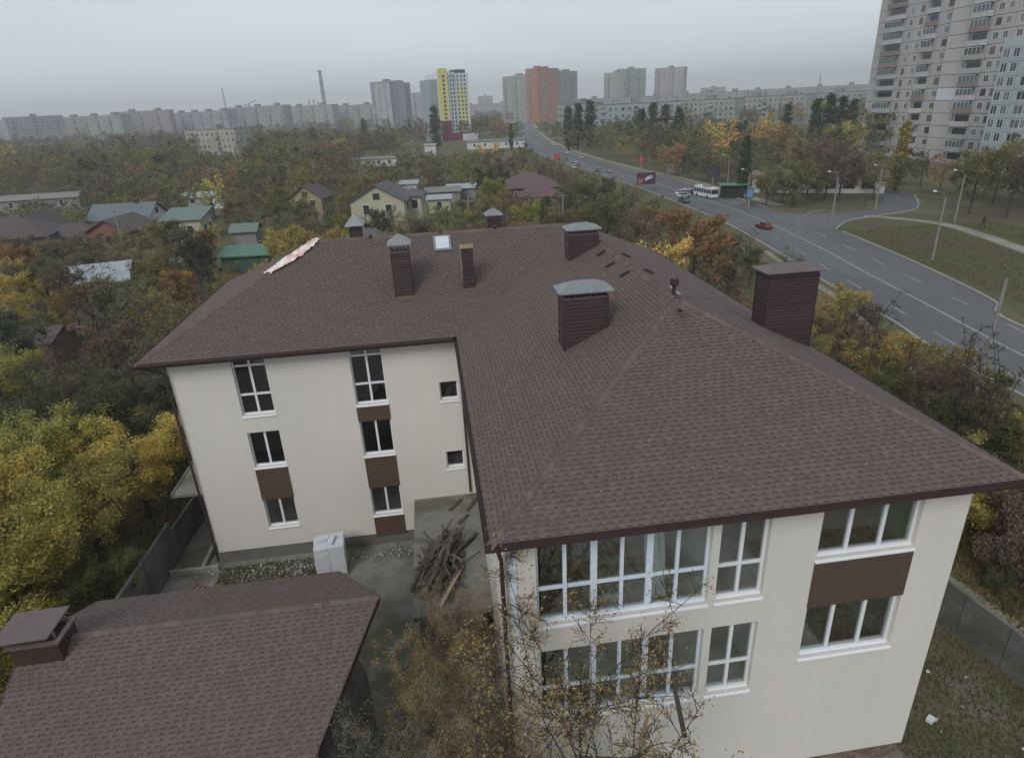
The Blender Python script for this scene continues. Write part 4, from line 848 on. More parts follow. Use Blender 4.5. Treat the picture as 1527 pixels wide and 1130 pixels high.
# five-storey slabs on the right
for (p0, p1, D0, D1, H, lb) in [(832, 880, 330, 318, 16.5, 'grey five storey slab left of the dark poplars'), (884, 1012, 305, 300, 15.6, 'long grey five storey slab behind the poplars'), (1010, 1092, 372, 350, 15.2, 'grey slab behind the yellow trees right of the long slab'), (1090, 1196, 392, 360, 15.4, 'grey slab in the middle of the right skyline'), (1192, 1290, 400, 372, 15.6, 'grey slab beside the tall panel tower'),
                            (862, 1000, 560, 540, 19, 'far grey slab under the pair of towers'), (1000, 1110, 600, 570, 19.5, 'far grey slab left of the skyline trees'), (1105, 1290, 620, 585, 20, 'far grey slab behind the right skyline')]:
    block(p0, p1, D0, D1, 5 if H < 18 else 6, (.30, .315, .325), lb, H=H, depth=12, group='low grey panel slabs on the right')

# ------------------------------------------------------------------ tall panel tower on the right
TA = Vector((126.5, 172.2, 0)); TB = Vector((126.0, 134.2, 0)); td = (TB-TA); TL = td.length; tang = math.atan2(td.y, td.x)
tower = empty('panel_tower', TA, tang, 'tall pale concrete panel tower with columns of balconies', 'tower block')
tu = td.normalized(); tn = Vector((-tu.y, tu.x, 0))   # local y points away from the camera side
def tpx(px, py=138):  # distance along the facade seen in column px
    d = ray(px, py); n = np.array([tn.x, tn.y]); t_ = (n@np.array([TA.x, TA.y])-n@CAM[:2])/(n@d[:2]); p = CAM+t_*d; return float((p[0]-TA.x)*tu.x+(p[1]-TA.y)*tu.y)
pan = [mat('panel_a', (.43, .41, .405), (.375, .36, .355), .25, .9, c3=(.39, .39, .40), s3=.1), mat('panel_b', (.40, .41, .425), (.35, .355, .37), .25, .9), mat('panel_c', (.46, .435, .42), (.40, .38, .37), .25, .9)]
FHT, NF = 2.8, 19; TH = FHT*NF
x_end = tpx(1545, 40)
q = MB(); q.box(0, .0, -.2, x_end, 18, TH); q.build('wall', M['plinth'], tower)
segs = [(tpx(1284), tpx(1307), 0, .0), (tpx(1307), tpx(1334), 1, .0), (tpx(1334), tpx(1348), 0, .0), (tpx(1348), tpx(1364), 2, 0), (tpx(1364), tpx(1381), 1, 0), (tpx(1381), tpx(1402), 0, -.0), (tpx(1403), tpx(1434), 2, -.9), (tpx(1435), tpx(1463), 1, -.9), (tpx(1463), tpx(1496), 0, -.9), (tpx(1496), x_end, 2, -.9)]
pm = {}
for si, (u0, u1, k, yo) in enumerate(segs):
    u0 = 0 if si == 0 else u0
    q = MB(); q.box(u0+.05, yo-.16, .06, u1-.05, -.001, FHT-.05); me = q.mesh('facade_panel')
    for f in range(NF):
        me2 = me
        o = bpy.data.objects.new('facade_panel', me2)
        if not me.materials: me.materials.append(pan[k])
        col.objects.link(o); o.parent = tower; o.location = (0, 0, f*FHT)
        if si == 6 and f == 5: o.material_slots[0].link = 'OBJECT'; o.material_slots[0].material = M['white']
def twin(u, f, wdt, hgt, yo, z0=.95, glassm=None):
    q = MB(); x0, x1, z = u-wdt/2, u+wdt/2, f*FHT+z0
    q.box(x0, yo-.20, z, x1, yo-.161, z+hgt, .5); q.box(x0-.06, yo-.24, z-.1, x1+.06, yo-.1605, z-.001)
    for xx in (x0, (x0+x1)/2-.03, x1-.06): q.box(xx, yo-.225, z, xx+.06, yo-.2005, z+hgt)
    return q
frames = [M['pvc'], M['soffit'], paint('winteal', (.25, .33, .34), .6), M['pvc']]
cols_ = [(tpx(1341), 1.1, 0), (tpx(1355), 1.1, 0), (tpx(1394), 1.5, 0), (tpx(1472), 1.4, -.9), (tpx(1486), 1.2, -.9), (tpx(1506), 1.4, -.9)]
protos = {}
for (u, wdt, yo) in cols_:
    a_ = MB(); a_.box(-wdt/2, -.20, 0, wdt/2, -.165, 1.35); me_g = a_.mesh('pane'); me_g.materials.append(M['darkglass']); me_g2 = me_g.copy(); me_g2.materials.clear(); me_g2.materials.append(M['dullglass'])
    fr_ = MB(); fr_.box(-wdt/2-.06, -.23, -.09, wdt/2+.06, -.1605, -.002)
    for xx in (-wdt/2, -.03, wdt/2-.06): fr_.box(xx, -.225, 0, xx+.06, -.201, 1.35)
    fr_.box(-wdt/2, -.222, 1.29, wdt/2, -.2015, 1.35)
    mf = [fr_.mesh('window') for _ in range(2)]; mf[0].materials.append(M['pvc']); mf[1].materials.append(M['soffit'])
    for f in range(NF):
        o = link('window', mf[0 if rnd.random() < .7 else 1], None, tower, (u, yo, f*FHT+.95)); link('pane', me_g if rnd.random() < .4 else me_g2, None, o)
balm = [paint('bal_a', (.46, .46, .47), .8), paint('bal_b', (.24, .19, .175), .8), paint('bal_c', (.36, .40, .39), .8), paint('bal_d', (.54, .53, .52), .8), paint('bal_e', (.36, .34, .34), .8), paint('bal_f', (.46, .45, .44), .8)]
for (u0, u1, yo) in ((tpx(1309), tpx(1332), 0), (tpx(1366), tpx(1380), 0), (tpx(1437), tpx(1461), -.9)):
    for f in range(NF):
        w_ = u1-u0; b_ = rnd.choice(balm); q = MB(); q.box(0, -1.25, 0, w_, -1.19, 1.0); q.box(0, -1.189, 0, .06, -.17, 1.0); q.box(w_-.06, -1.189, 0, w_, -.17, 1.0); q.box(0, -1.25, -.12, w_, -.17, -.002)
        o = q.build('balcony', b_, tower, (u0, yo, f*FHT+.1))
        g = MB()
        if rnd.random() < .62:
            g.box(.04, -1.22, 1.0, w_-.04, -1.18, 2.35); g2 = g.build('pane', rnd.choice((M['dullglass'], M['darkglass'], M['dullglass'])), o)
            q = MB(); n = max(3, int(w_/1.1))
            for i in range(n+1): q.box(i*(w_-.08)/n, -1.25, 1.0, i*(w_-.08)/n+.07, -1.221, 2.4)
            q.box(0, -1.26, 2.351, w_, -1.17, 2.45); q.build('frame', rnd.choice((M['pvc'], M['pvc'], balm[2])), o)
        else: g.box(.3, -.19, .0, w_-.3, -.165, 2.2); g.build('pane', M['darkglass'], o)
# lower bluish block in front of the tower, right edge
def block9():
    a = Vector((*GD(1452, 131), 0)); b = Vector((*GD(1605, 113), 0)); d = b-a; L_ = d.length
    t = empty('panel_block', a, math.atan2(d.y, d.x), 'bluish nine storey panel block at the right edge in front of the tower', 'apartment block')
    m1 = mat('bluish_concrete', (.35, .41, .43), (.30, .355, .375), .3, .9, c3=(.40, .44, .45), s3=.12); FB = 2.5; H = 9*FB+1.0
    q = MB(); q.box(0, 0, -.2, L_, 6, H+1.6); q.build('wall', m1, t)
    nx = 5; wseg = L_/nx
    for f in range(9):
        for i in range(nx):
            q = MB(); q.box(i*wseg+.05, -.16, .05, (i+1)*wseg-.05, -.001, FB-.04); o = q.build('facade_panel', m1, t, (0, 0, 1.0+f*FB))
            for (u, wd_) in ((.27, 1.3), (.76, 1.25)) if i % 2 == 0 else ((.5, 1.9), (.88, .9)):
                x = (i+u)*wseg
                fr_ = MB(); fr_.box(-wd_/2-.06, -.24, -.1, wd_/2+.06, -.1605, -.002); 
                for xx in (-wd_/2, -.03, wd_/2-.06): fr_.box(xx, -.225, 0, xx+.06, -.201, 1.45)
                fo = fr_.build('window', M['pvc'], t, (x, 0, 1.0+f*FB+.8)); g = MB(); g.box(-wd_/2, -.2, 0, wd_/2, -.165, 1.45); g.build('pane', M['darkglass'] if rnd.random() < .45 else M['dullglass'], fo)
    q = MB(); q.box(0, -.18, 1.0+9*FB+.01, L_, -.001, H+1.7); q.build('parapet', m1, t)
block9()
# market pavilion with red fascia, kiosks
t = empty('shop_pavilion', (*GD(1142, 122), 0), R(-30), 'low white shop pavilion with a long grey roof and red fascia', 'shop')
mb = MB(); mb.box(-2.6, 0, 0, 20, 8, 3.2); mb.build('wall', wallm['white'], t); mb = MB(); mb.box(-2.9, -.3, 3.2, 20.3, 8.3, 3.45); mb.build('roof', M['concrete'], t)
mb = MB(); mb.box(-2.9, -.36, 2.7, 20.3, -.301, 3.45); mb.box(-2.96, -.3, 2.7, -2.901, 8.3, 3.45); mb.build('fascia', paint('redfascia', (.32, .14, .15), .6), t)
for i in range(7): mb = MB(); mb.box(-1.8+i*3, -.05, .8, .2+i*3, -.001, 2.3); mb.build('window', M['darkglass'], t)
t = empty('kiosk', (*GD(1075, 118), 0), R(-20), 'dark green open market stall beside the bus', 'market stall')
mb = MB(); mb.box(0, 0, 0, 4, 2.5, 2.3); mb.build('counter', M['dark'], t); mb = MB(); mb.box(-.4, -.6, 2.301, 4.5, 2.9, 2.45); mb.build('roof', roofm['green'], t)
t = empty('wall_slab', (*GD(1117, 108), 0), R(60), 'beige garden wall behind the tree by the bus stop', 'wall')
mb = MB(); mb.box(0, 0, 0, 5, .3, 2.6); mb.build('panel', M['kerb'], t)
# skyline masts, stack, crane
def lattice(px, D, H, wd, m, label, cat, name):
    x, y = GD(px, D); t = empty(name, (x, y, 0), 0, label, cat); q = MB(); n = 14
    for i in range(n):
        z0, z1 = H*i/n, H*(i+1)/n; r0, r1 = wd*(1-.6*i/n), wd*(1-.6*(i+1)/n); c = [(-1, -1), (1, -1), (1, 1), (-1, 1)]
        for k in range(4):
            a, b = c[k], c[(k+1) % 4]; q.beam((a[0]*r0, a[1]*r0, z0), (a[0]*r1, a[1]*r1, z1), wd*.28, wd*.28); q.beam((a[0]*r0, a[1]*r0, z0), (b[0]*r1, b[1]*r1, z1), wd*.18, wd*.18)
    q.build('lattice', m, t); return t
mg = mat('mast', (.16, .17, .19), (.13, .14, .15), 1, .9)
x, y = GD(488, 1400); t = empty('smoke_stack', (x, y, 0), 0, 'tall dark industrial stack above the left skyline', 'chimney stack')
q = MB(); q.tube([(0, 0, 0), (0, 0, 55), (0, 0, 104)], [5.2, 4.2, 3.2], 12); q.build('shaft', mg, t); q = MB()
for z in (60, 80, 102): q.tube([(0, 0, z), (0, 0, z+2)], 4.8, 12)
q.build('gallery', M['dark'], t)
lattice(344, 1000, 62, 1.2, mg, 'thin lattice mast on the left skyline', 'mast', 'radio_mast'); lattice(1218, 900, 38, .8, mg, 'thin lattice mast above the right skyline slabs', 'mast', 'radio_mast')
for k, (px, hh) in enumerate(((466, 34), (473, 36), (479, 31))):
    x, y = GD(px, 1250); q = MB(); q.tube([(0, 0, 0), (0, 0, hh+10)], [1.8, 1.3], 8); tag(q.build('factory_chimney', mg, None, (x, y, 0)), ('leftmost', 'middle', 'rightmost')[k]+' of three short factory chimneys left of the tall stack', 'chimney stack', 'factory chimneys on the skyline')
x, y = GD(378, 1000); t = empty('tower_crane', (x, y, 0), R(-20), 'small tower crane on the left skyline', 'crane'); q = MB(); q.beam((0, 0, 0), (0, 0, 38), 1.4, 1.4); q.build('mast', mg, t); q = MB(); q.beam((-8, 0, 36), (14, 0, 42), 1, 1); q.build('jib', mg, t)

# ------------------------------------------------------------------ trees
def np_mesh(name, V, F, tint=None):
    me = bpy.data.meshes.new(name); V = np.asarray(V, np.float32); F = np.asarray(F, np.int32); n, k = F.shape
    me.vertices.add(len(V)); me.vertices.foreach_set('co', V.ravel()); me.loops.add(n*k); me.loops.foreach_set('vertex_index', F.ravel())
    me.polygons.add(n); me.polygons.foreach_set('loop_start', np.arange(0, n*k, k, dtype=np.int32)); me.polygons.foreach_set('loop_total', np.full(n, k, np.int32))
    if tint is not None: a = me.attributes.new('tint', 'FLOAT', 'FACE'); a.data.foreach_set('value', np.asarray(tint, np.float32))
    me.update(calc_edges=True); me.validate(); return me
def leaves(tips, per, spread, size, rg, droop=.2, tint_c=None):
    n = len(tips); c = np.repeat(tips, per, 0); m = len(c)
    o = rg.normal(size=(m, 3)); o /= np.linalg.norm(o, axis=1)[:, None]+1e-9; c = c+o*(spread*rg.random((m, 1))**.55)
    kp = rg.random(n)*1.25; keep = np.repeat(kp, per) > rg.random(m)*.8 if per > 8 else np.ones(m, bool); clump = np.repeat(rg.normal(.5, .21, n), per)
    a = rg.normal(size=(m, 3)); a /= np.linalg.norm(a, axis=1)[:, None]; b = np.cross(a, rg.normal(size=(m, 3))); b /= np.linalg.norm(b, axis=1)[:, None]+1e-9
    s = size*rg.uniform(.55, 1.3, (m, 1)); V = np.stack([c-a*s*.55, c-b*s*.33, c+a*s*.6, c+b*s*.33], 1).reshape(-1, 3)
    V = V.reshape(m, 4, 3)[keep].reshape(-1, 3); F = np.arange(len(V)).reshape(-1, 4); t = np.clip(clump+rg.normal(0, .16, m), 0, 1)[keep]; return V, F, t
def skeleton(seed, H=8.0, Rr=2.6, trunk=.28, nl=11, ns=9, nt=5, up=.5, low=.0, r0=.13, lean=(0, 0)):
    "trunk, limbs, branches and twigs as polylines; returns (branches, twig points)"
    q = random.Random(seed); br = []; tips = []
    tz = H*.86; tr = [(lean[0]*(i/6)**1.3+q.gauss(0, .04)*i*.3, lean[1]*(i/6)**1.3+q.gauss(0, .04)*i*.3, tz*i/6) for i in range(7)]
    br.append((tr, [r0*(1-.86*i/6) for i in range(7)]))
    def envelope(z): # crown radius at height z
        t = (z-trunk*H)/(H*(1-trunk)); return Rr*math.sqrt(max(0.02, 1-((t-.42)/.62)**2)) if t < 1.04 else .15
    for i in range(nl):
        f = trunk+(.9-trunk)*(i+q.random()*.6)/nl; z = f*tz; k = min(5, int(f*6)); u = f*6-k; base = Vector(tr[k]).lerp(Vector(tr[k+1]), u)
        az = i*2.399+q.uniform(-.4, .4); L_ = envelope(min(z+.25*H*(1-f), H*.98))*q.uniform(.8, 1.12); rise = L_*up*q.uniform(.6, 1.5)+(1-f)*H*.10
        end = base+Vector((math.cos(az)*L_, math.sin(az)*L_, rise)); mid_ = base.lerp(end, .5)+Vector((q.gauss(0, .12)*L_, q.gauss(0, .12)*L_, -.07*L_)); pts = [base, base.lerp(mid_, .55), mid_, mid_.lerp(end, .55)+Vector((0, 0, .03*L_)), end]
        rr = r0*(1-f*.75)*.5; br.append((pts, [rr, rr*.8, rr*.6, rr*.4, rr*.16])); tips.append(end)
        for j in range(ns):
            g = .25+.75*(j+q.random()*.7)/ns; p = pts[min(3, int(g*4))].lerp(pts[min(4, int(g*4)+1)], min(1, g*4-int(g*4)))
            d = Vector((q.gauss(0, 1), q.gauss(0, 1), q.gauss(.35, .6))).normalized(); L2 = L_*q.uniform(.22, .42)*(1.15-g*.5); e = p+d*L2; m2 = p.lerp(e, .5)+Vector((q.gauss(0, .05), q.gauss(0, .05), .05))
            br.append(([p, m2, e], [rr*.35, rr*.24, rr*.09])); tips.append(e)
            for l in range(nt):
                h = .3+.7*(l+q.random())/nt; p3 = p.lerp(e, h); d3 = (d+Vector((q.gauss(0, .8), q.gauss(0, .8), q.gauss(.2, .6)))).normalized(); e3 = p3+d3*q.uniform(.25, .6)*max(.5, L2*.7)
                br.append(([p3, e3], [rr*.13, rr*.05])); tips.append(e3)
    tips.append(Vector(tr[-1]))
    return br, tips
def branch_mesh(name, br, rmin=.006, twig_n=3, m='bark'):
    q = MB()
    for pts, rs in br: q.tube(pts, [max(rmin, r) for r in rs], 7 if rs[0] > .06 else twig_n, cap=rs[0] > .06)
    me = q.mesh(name); me.materials.append(M[m]); return me
PROT = {}
def proto(kind, seed, lod):
    key = (kind, seed, lod)
    if key in PROT: return PROT[key]
    rg = np.random.default_rng(seed*31+lod*7+hash_k(kind)); 
    if kind == 'poplar': sk = skeleton(seed, 12, 1.25, .12, (26, 20, 14)[lod], (6, 4, 3)[lod], (3, 2, 1)[lod], 1.5, r0=.16)
    elif kind == 'bush': sk = skeleton(seed, 2.6, 1.6, .06, (10, 8, 6)[lod], (7, 5, 4)[lod], (4, 2, 1)[lod], .8, r0=.05)
    elif kind == 'bare': sk = skeleton(seed, 8, 2.9, .2, (15, 13, 9)[lod], (12, 9, 6)[lod], (7, 5, 3)[lod], .75, r0=.12)
    elif kind == 'thicket': sk = skeleton(seed, 8, 2.9, .16, 20, 15, 8, .8, r0=.10)
    elif kind == 'sapling': sk = skeleton(seed, 6.5, 1.0, .15, (10, 9, 7)[lod], (5, 4, 3)[lod], (4, 3, 2)[lod], 1.8, r0=.05)
    else: sk = skeleton(seed, 8, 2.9, .22, (13, 11, 9)[lod], (9, 6, 4)[lod], (5, 3, 1)[lod], .55, r0=.15)
    br, tips = sk; keep = [b for b in br if b[1][0] > (0, .012, .03)[lod]] if kind not in ('bare', 'sapling', 'thicket') else br
    tm = branch_mesh('trunk', keep, (.006, .012, .03)[lod] if kind in ('leafy', 'poplar', 'bush', 'sparse') else .0145 if kind == 'sapling' else .0075 if kind == 'thicket' else (.012, .014, .035)[lod] if kind not in ('bare',) else (.009, .014, .035)[lod])
    if kind == 'thicket' and seed != 1: tm.materials[0] = M['barklight']
    T = np.array([list(t) for t in tips])
    if kind == 'poplar':
        n_ = (460, 300, 170)[lod]; zz = rg.uniform(.07, 1.0, n_); ang = rg.uniform(0, 6.28, n_); rr_ = 1.05*np.sin(np.pi*np.clip(zz*.93+.06, 0, 1))**.55*rg.random(n_)**.5*rg.uniform(.75, 1.1, n_)
        T = np.c_[rr_*np.cos(ang), rr_*np.sin(ang), zz*11.4]
    if kind == 'bare': cfg = ((1, .25, .09), (1, .3, .2), (1, .4, .45))[lod]; T = T[rg.random(len(T)) < .35]
    elif kind == 'thicket': cfg = (5 if seed == 1 else 8, .28, .06); T = T[rg.random(len(T)) < (.85 if seed == 1 else .95)]
    elif kind == 'sapling': cfg = ((2, .2, .09), (2, .3, .2), (2, .4, .4))[lod]; T = T[rg.random(len(T)) < .4]
    elif kind == 'bush': cfg = ((55, .34, .10), (26, .38, .19), (12, .45, .40))[lod]
    elif kind == 'poplar': cfg = ((60, .42, .14), (30, .45, .24), (16, .5, .42))[lod]
    elif kind == 'sparse': cfg = ((9, .45, .12), (8, .5, .23), (4, .7, .5))[lod]
    else: cfg = ((46, .50, .125), (22, .58, .25), (9, .8, .5))[lod]
    V, F, t = leaves(T, *cfg, rg); cm = np_mesh('crown', V, F, t); cm.materials.append(M['foliage'])
    PROT[key] = (tm, cm); return PROT[key]
def hash_k(s): return sum(ord(c)*(i+3) for i, c in enumerate(s))
SP = {  # species: (mesh kind, crown colour, words)
 'green': ('leafy', (.100, .105, .050), 'green'), 'olive': ('leafy', (.145, .135, .068), 'olive green'), 'yellow': ('leafy', (.40, .305, .095), 'yellow'), 'lime': ('leafy', (.275, .255, .078), 'yellow-green'),
 'orange': ('leafy', (.215, .135, .070), 'orange'), 'rust': ('leafy', (.130, .094, .070), 'rust brown'), 'dark': ('leafy', (.066, .076, .050), 'dark green'), 'thicket': ('thicket', (.24, .185, .075), 'thin'), 'thicketo': ('thicket', (.25, .185, .11), 'thin'), 'thicketg': ('thicket', (.19, .175, .12), 'thin'), 'bare': ('bare', (.175, .148, .11), 'bare grey'),
 'sparse': ('sparse', (.17, .148, .09), 'thinly leaved olive'), 'sparseo': ('sparse', (.175, .125, .075), 'thinly leaved orange'), 'poplar': ('poplar', (.070, .085, .045), 'dark green'), 'poplary': ('poplar', (.21, .19, .065), 'yellowing'),
 'bushy': ('bush', (.28, .22, .08), 'yellowish'), 'bushg': ('bush', (.095, .098, .052), 'green'), 'bushr': ('bush', (.145, .105, .075), 'brownish'), 'sapling': ('sapling', (.16, .11, .05), 'leafless')}
SP['leafbare'] = ('leafy', (.115, .092, .070), 'grey-brown')
def tree(x, y, sp, H, seed=None, lod=None, wide=1.0, label=None, group=None, rz=None, colr=None, z=0.0):
    kind, c, wd_ = SP[sp]; dist = math.dist((x, y), (CAM[0], CAM[1])); seed = seed if seed is not None else rnd.randrange({0: 3}.get(lod, 3))
    if lod is None: lod = 0 if dist < 42 else (1 if dist < 130 else 2)
    tm, cm = proto(kind, seed, lod); H0 = {'poplar': 12, 'bush': 2.6, 'sapling': 6.5}.get(kind, 8); s = H/H0
    nm = {'poplar': 'poplar_tree', 'bush': 'bush', 'bare': 'bare_tree', 'sapling': 'sapling'}.get(kind, 'deciduous_tree')
    t = empty(nm, (x, y, z), rnd.uniform(0, 6.28) if rz is None else rz); t.scale = (s*wide, s*wide, s)
    zone = 'x'
    tag(t, label, 'bush' if kind == 'bush' else 'tree', group)
    link('trunk', tm, None, t); cr_ = link('crown', cm, None, t); k = rnd.uniform(.82, 1.2); cc = colr or c
    cr_.color = (cc[0]*k*rnd.uniform(.92, 1.08), cc[1]*k, cc[2]*k*rnd.uniform(.85, 1.15), 1)
    return t
def zone_of(x, y):
    p = P2(x, y, 2.0)
    u, v, D = p if p else (0, 0, 0)
    if D < 45: a = 'in the near garden' if x < 0 else 'on the slope beside the road'
    elif D < 90: a = 'in the gardens behind the building' if x < 30 else ('along the near side of the road' if u < 1240 else 'on the green across the road')
    elif D < 160: a = 'among the garden houses' if u < 850 else ('beside the road bend' if u < 1120 else 'in front of the panel tower')
    else: a = 'in the distant tree belt' if u < 850 else 'in front of the far slabs'
    b = 'at the far left' if u < 200 else 'left of the cream house' if u < 500 else 'around the middle' if u < 800 else 'right of the ridge chimney' if u < 1100 else 'on the right side'
    return a+', '+b
def blocked(x, y, H, sp, r=2.6, strict=True):
    "keeps trees off roads, walls and out of the sight lines the photograph leaves open"
    if -14 < x < 14.5 and -3 < y < 27: return True
    i = min(range(0, len(roadL), 3), key=lambda k: abs(roadL[k][1]-y)); xl, xr = roadL[i][0], roadR[i][0]
    if y < 700 and xl-1.0 < x < xr+1.5: return True
    if y > 15 and xr < x < 62 and y < 69: return True
    if 52 < x < 86 and 70 < y < 91: return True
    if 60 < x < 100 and 20 < y < 72: return True
    if 40 < x < 75 and 105 < y < 135 and xr < x: return rnd.random() < .75
    p0, p1 = P2(x, y, 0), P2(x, y, H)
    if not p0: return True
    rpx = FPX*r*H/8/p0[2]; u, vt, vb, D = p1[0], p1[1], p0[1], p0[2]
    if u < -120 or u > 1640 or vt > 1150: return True
    for (hx, hy, hr, hD, hH) in EXCL:
        if hD > 1e8: continue
        if math.dist((x, y), (hx, hy)) < hr+r*.5: return True
        if D < hD:
            a, b = P2(hx, hy, hH*.72), P2(hx, hy, hH); hw = FPX*hr*.8/hD
            if abs(u-a[0]) < hw+rpx*.6 and vt < a[1] and vb > b[1]: return True
    # open sight line onto the road
    for k in range(0, len(roadL), 4):
        m_ = ((roadL[k][0]+roadR[k][0])/2, (roadL[k][1]+roadR[k][1])/2)
        if m_[1] < 20 or m_[1] > 330: continue
        q = P2(*m_)
        if q and q[2] > D+3 and abs(q[0]-u) < rpx*.7+FPX*3.0/q[2] and vt-2 < q[1] < vb:
            return True
    for (u0, u1, v1, Dm) in SIGHT:
        if u0-rpx*.7 < u < u1+rpx*.7 and D < Dm and vt < v1: return True
    return False
SIGHT = [(640, 722, 205, 360), (560, 620, 186, 590), (750, 862, 180, 640), (600, 760, 222, 300), (884, 1010, 178, 295), (1010, 1290, 178, 340), (30, 560, 191, 550), (1270, 1527, 224, 175), (1060, 1120, 275, 108), (1120, 1170, 250, 118), (284, 358, 224, 316), (1120, 1330, 330, 98), (1230, 1527, 345, 84)]
placed = []
def scatter(n, region, hs, mix, sep, r=2.6, tries=30):
    "region(): random point; mix: list of (species, weight)"
    names = [m_[0] for m_ in mix]; ws = [m_[1] for m_ in mix]; out = []
    for _ in range(n):
        for _t in range(tries):
            x, y = region(); H = rnd.uniform(*hs)
            if any((x-a)**2+(y-b)**2 < (sep*(.7+.3*(H/8)))**2 for a, b, *_ in placed if abs(x-a) < sep*1.6): continue
            sp = rnd.choices(names, ws)[0]; HH = H*(1.35 if sp.startswith('poplar') else 1)
            if blocked(x, y, HH, sp, r): continue
            placed.append((x, y, sp, HH)); break
def frust(D0, D1, u0, u1):
    def f():
        D = math.sqrt(rnd.uniform(D0**2, D1**2)); return GD(rnd.uniform(u0, u1), D)
    return f
garden = [('green', 3), ('olive', 4.8), ('lime', 1.2), ('yellow', .6), ('orange', .25), ('rust', 1.4), ('dark', 1.2), ('bare', 4.0), ('sparse', 4.4), ('sparseo', .7)]
# hand placed trees that the photograph singles out
def ht(px, D, sp, H, label, **k):
    x, y = GD(px, D); placed.append((x, y, None, H)); return tree(x, y, sp, H, label=label, **k)
ht(1335, 116.8, 'poplary', 12.6, 'tall yellowing poplar standing before the panel tower', wide=1.15)
ht(1106, 119, 'poplar', 11.2, 'dark green poplar beside the bus on the far kerb', wide=1.3)
ht(652, 300, 'poplar', 20, 'dark poplar touching the left side of the yellow tower', wide=1.6); ht(763, 270, 'poplar', 11, 'small dark poplar at the start of the far road', wide=1.1)
for i, (px, D, H) in enumerate(((848, 255, 17), (862, 262, 18), (879, 262, 19), (955, 235, 15), (972, 232, 17), (990, 230, 16), (1010, 235, 15), (1210, 200, 16), (1228, 205, 17), (1247, 210, 16), (1264, 214, 15), (472, 300, 13), (260, 260, 11), (546, 360, 15), (1170, 240, 14))):
    ht(px, D, 'poplar', H, None, wide=1.5, group='dark poplars standing in front of the far blocks')['label'] = 'slender dark poplar rising in front of the far grey blocks'
for i, (px, D, sp, H, lb) in enumerate(((1068, 165, 'yellow', 12, 'large yellow tree in front of the right slabs'), (1140, 180, 'yellow', 12, 'yellow tree right of the dark poplar row'), (1255, 150, 'lime', 11, 'yellow-green tree left of the panel tower foot'), (733, 170, 'yellow', 9, 'yellow tree left of the wine roofed house'),
        (975, 54, 'yellow', 7.5, 'bright yellow tree right of the ridge chimney'), (1030, 58, 'orange', 9.0, 'rusty orange tree between roof and road'), (1010, 52, 'bare', 7.5, 'bare dark tree beside the bright yellow tree'), (1085, 45, 'orange', 5.2, 'low orange bush tree beside the right chimney'), (1125, 46, 'sparseo', 5.4, 'reddish sparse tree at the near kerb'),
        (905, 78, 'green', 8, 'fresh green tree left of the purple billboard'), (940, 75, 'sparseo', 7, 'orange tinted tree under the billboard'), (785, 88, 'lime', 6.0, 'light green tree behind the ridge in front of the wine roof'), (340, 128, 'orange', 9, 'orange topped tree left of the yellow house'), (322, 122, 'lime', 8, 'yellow-green tree beside the orange topped tree'),
        (290, 75, 'dark', 6.5, 'dark green round tree right of the flat carport'), (352, 66, 'orange', 3.4, 'small orange tree just behind the left roof edge'), (395, 70, 'yellow', 3.4, 'small yellowish tree under the green roof shed'), (210, 175, 'orange', 8, 'orange tree on the far left'), (12, 260, 'yellow', 14, 'big yellow tree at the left edge below the skyline'),
        (1372, 120, 'green', 6.4, 'green round tree right of the yellowing poplar'), (1400, 111, 'orange', 6.4, 'orange-green tree by the leaning lamp posts'), (1445, 93, 'olive', 9.3, 'wide olive tree in front of the bluish block'), (1500, 89, 'bare', 9, 'bare grey-brown tree at the right edge'), (1480, 100, 'olive', 10, 'olive tree behind the bare tree at the right edge'), (1530, 92, 'rust', 9, 'rust brown tree cut by the right edge'),
        (1250, 108.5, 'rust', 9.5, 'reddish brown tree left of the yellowing poplar'), (1290, 118, 'sparse', 9, 'thin brownish tree left of the yellowing poplar'), (1180, 105, 'olive', 8, 'olive tree on the green corner by the side road'), (1203, 114, 'rust', 9, 'rust tree behind the green corner'), (1230, 111, 'sparse', 8, 'thin leaved tree on the green corner'), (1216, 109, 'olive', 6.5, 'small round olive tree on the green corner'), (1142, 107.5, 'olive', 6.6, 'yellow-green tree on the green corner by the kerb'),
        (150, 57, 'bare', 8, 'bare forked tree in the left garden above the roof corner'), (40, 47, 'dark', 6, 'dark green tree at the left edge above the yellow bushes'))):
    ht(px, D, sp, H, lb)
# near garden, left of the building
NEAR = [(-16.5, 9.5, 'lime', 6.2), (-19.5, 12.5, 'yellow', 6.4), (-16.2, 14.2, 'lime', 5.6), (-22.5, 9.8, 'yellow', 6.3), (-15.6, 17.8, 'yellow', 5.3), (-19.4, 17.8, 'lime', 6.2), (-24, 15, 'lime', 6.0), (-15.8, 6.0, 'lime', 5.0), (-19.8, 6.6, 'yellow', 5.4), (-14.6, 20.9, 'olive', 4.6),
        (-17.2, 22.5, 'dark', 6.0), (-21.5, 23, 'dark', 5.0), (-26.5, 21, 'yellow', 6.4), (-31, 24, 'orange', 6.5), (-29, 17, 'olive', 5.5), (-24.5, 27, 'bare', 6.5), (-28.5, 30, 'lime', 5.4), (-20.2, 27.6, 'bare', 5.4), (-34, 30, 'yellow', 6.4), (-15, 25.5, 'dark', 5.4), (-14.3, 11.0, 'olive', 3.2), (-17, 2.5, 'lime', 4.6), (-23, 4, 'olive', 5), (-36, 22, 'olive', 6)]
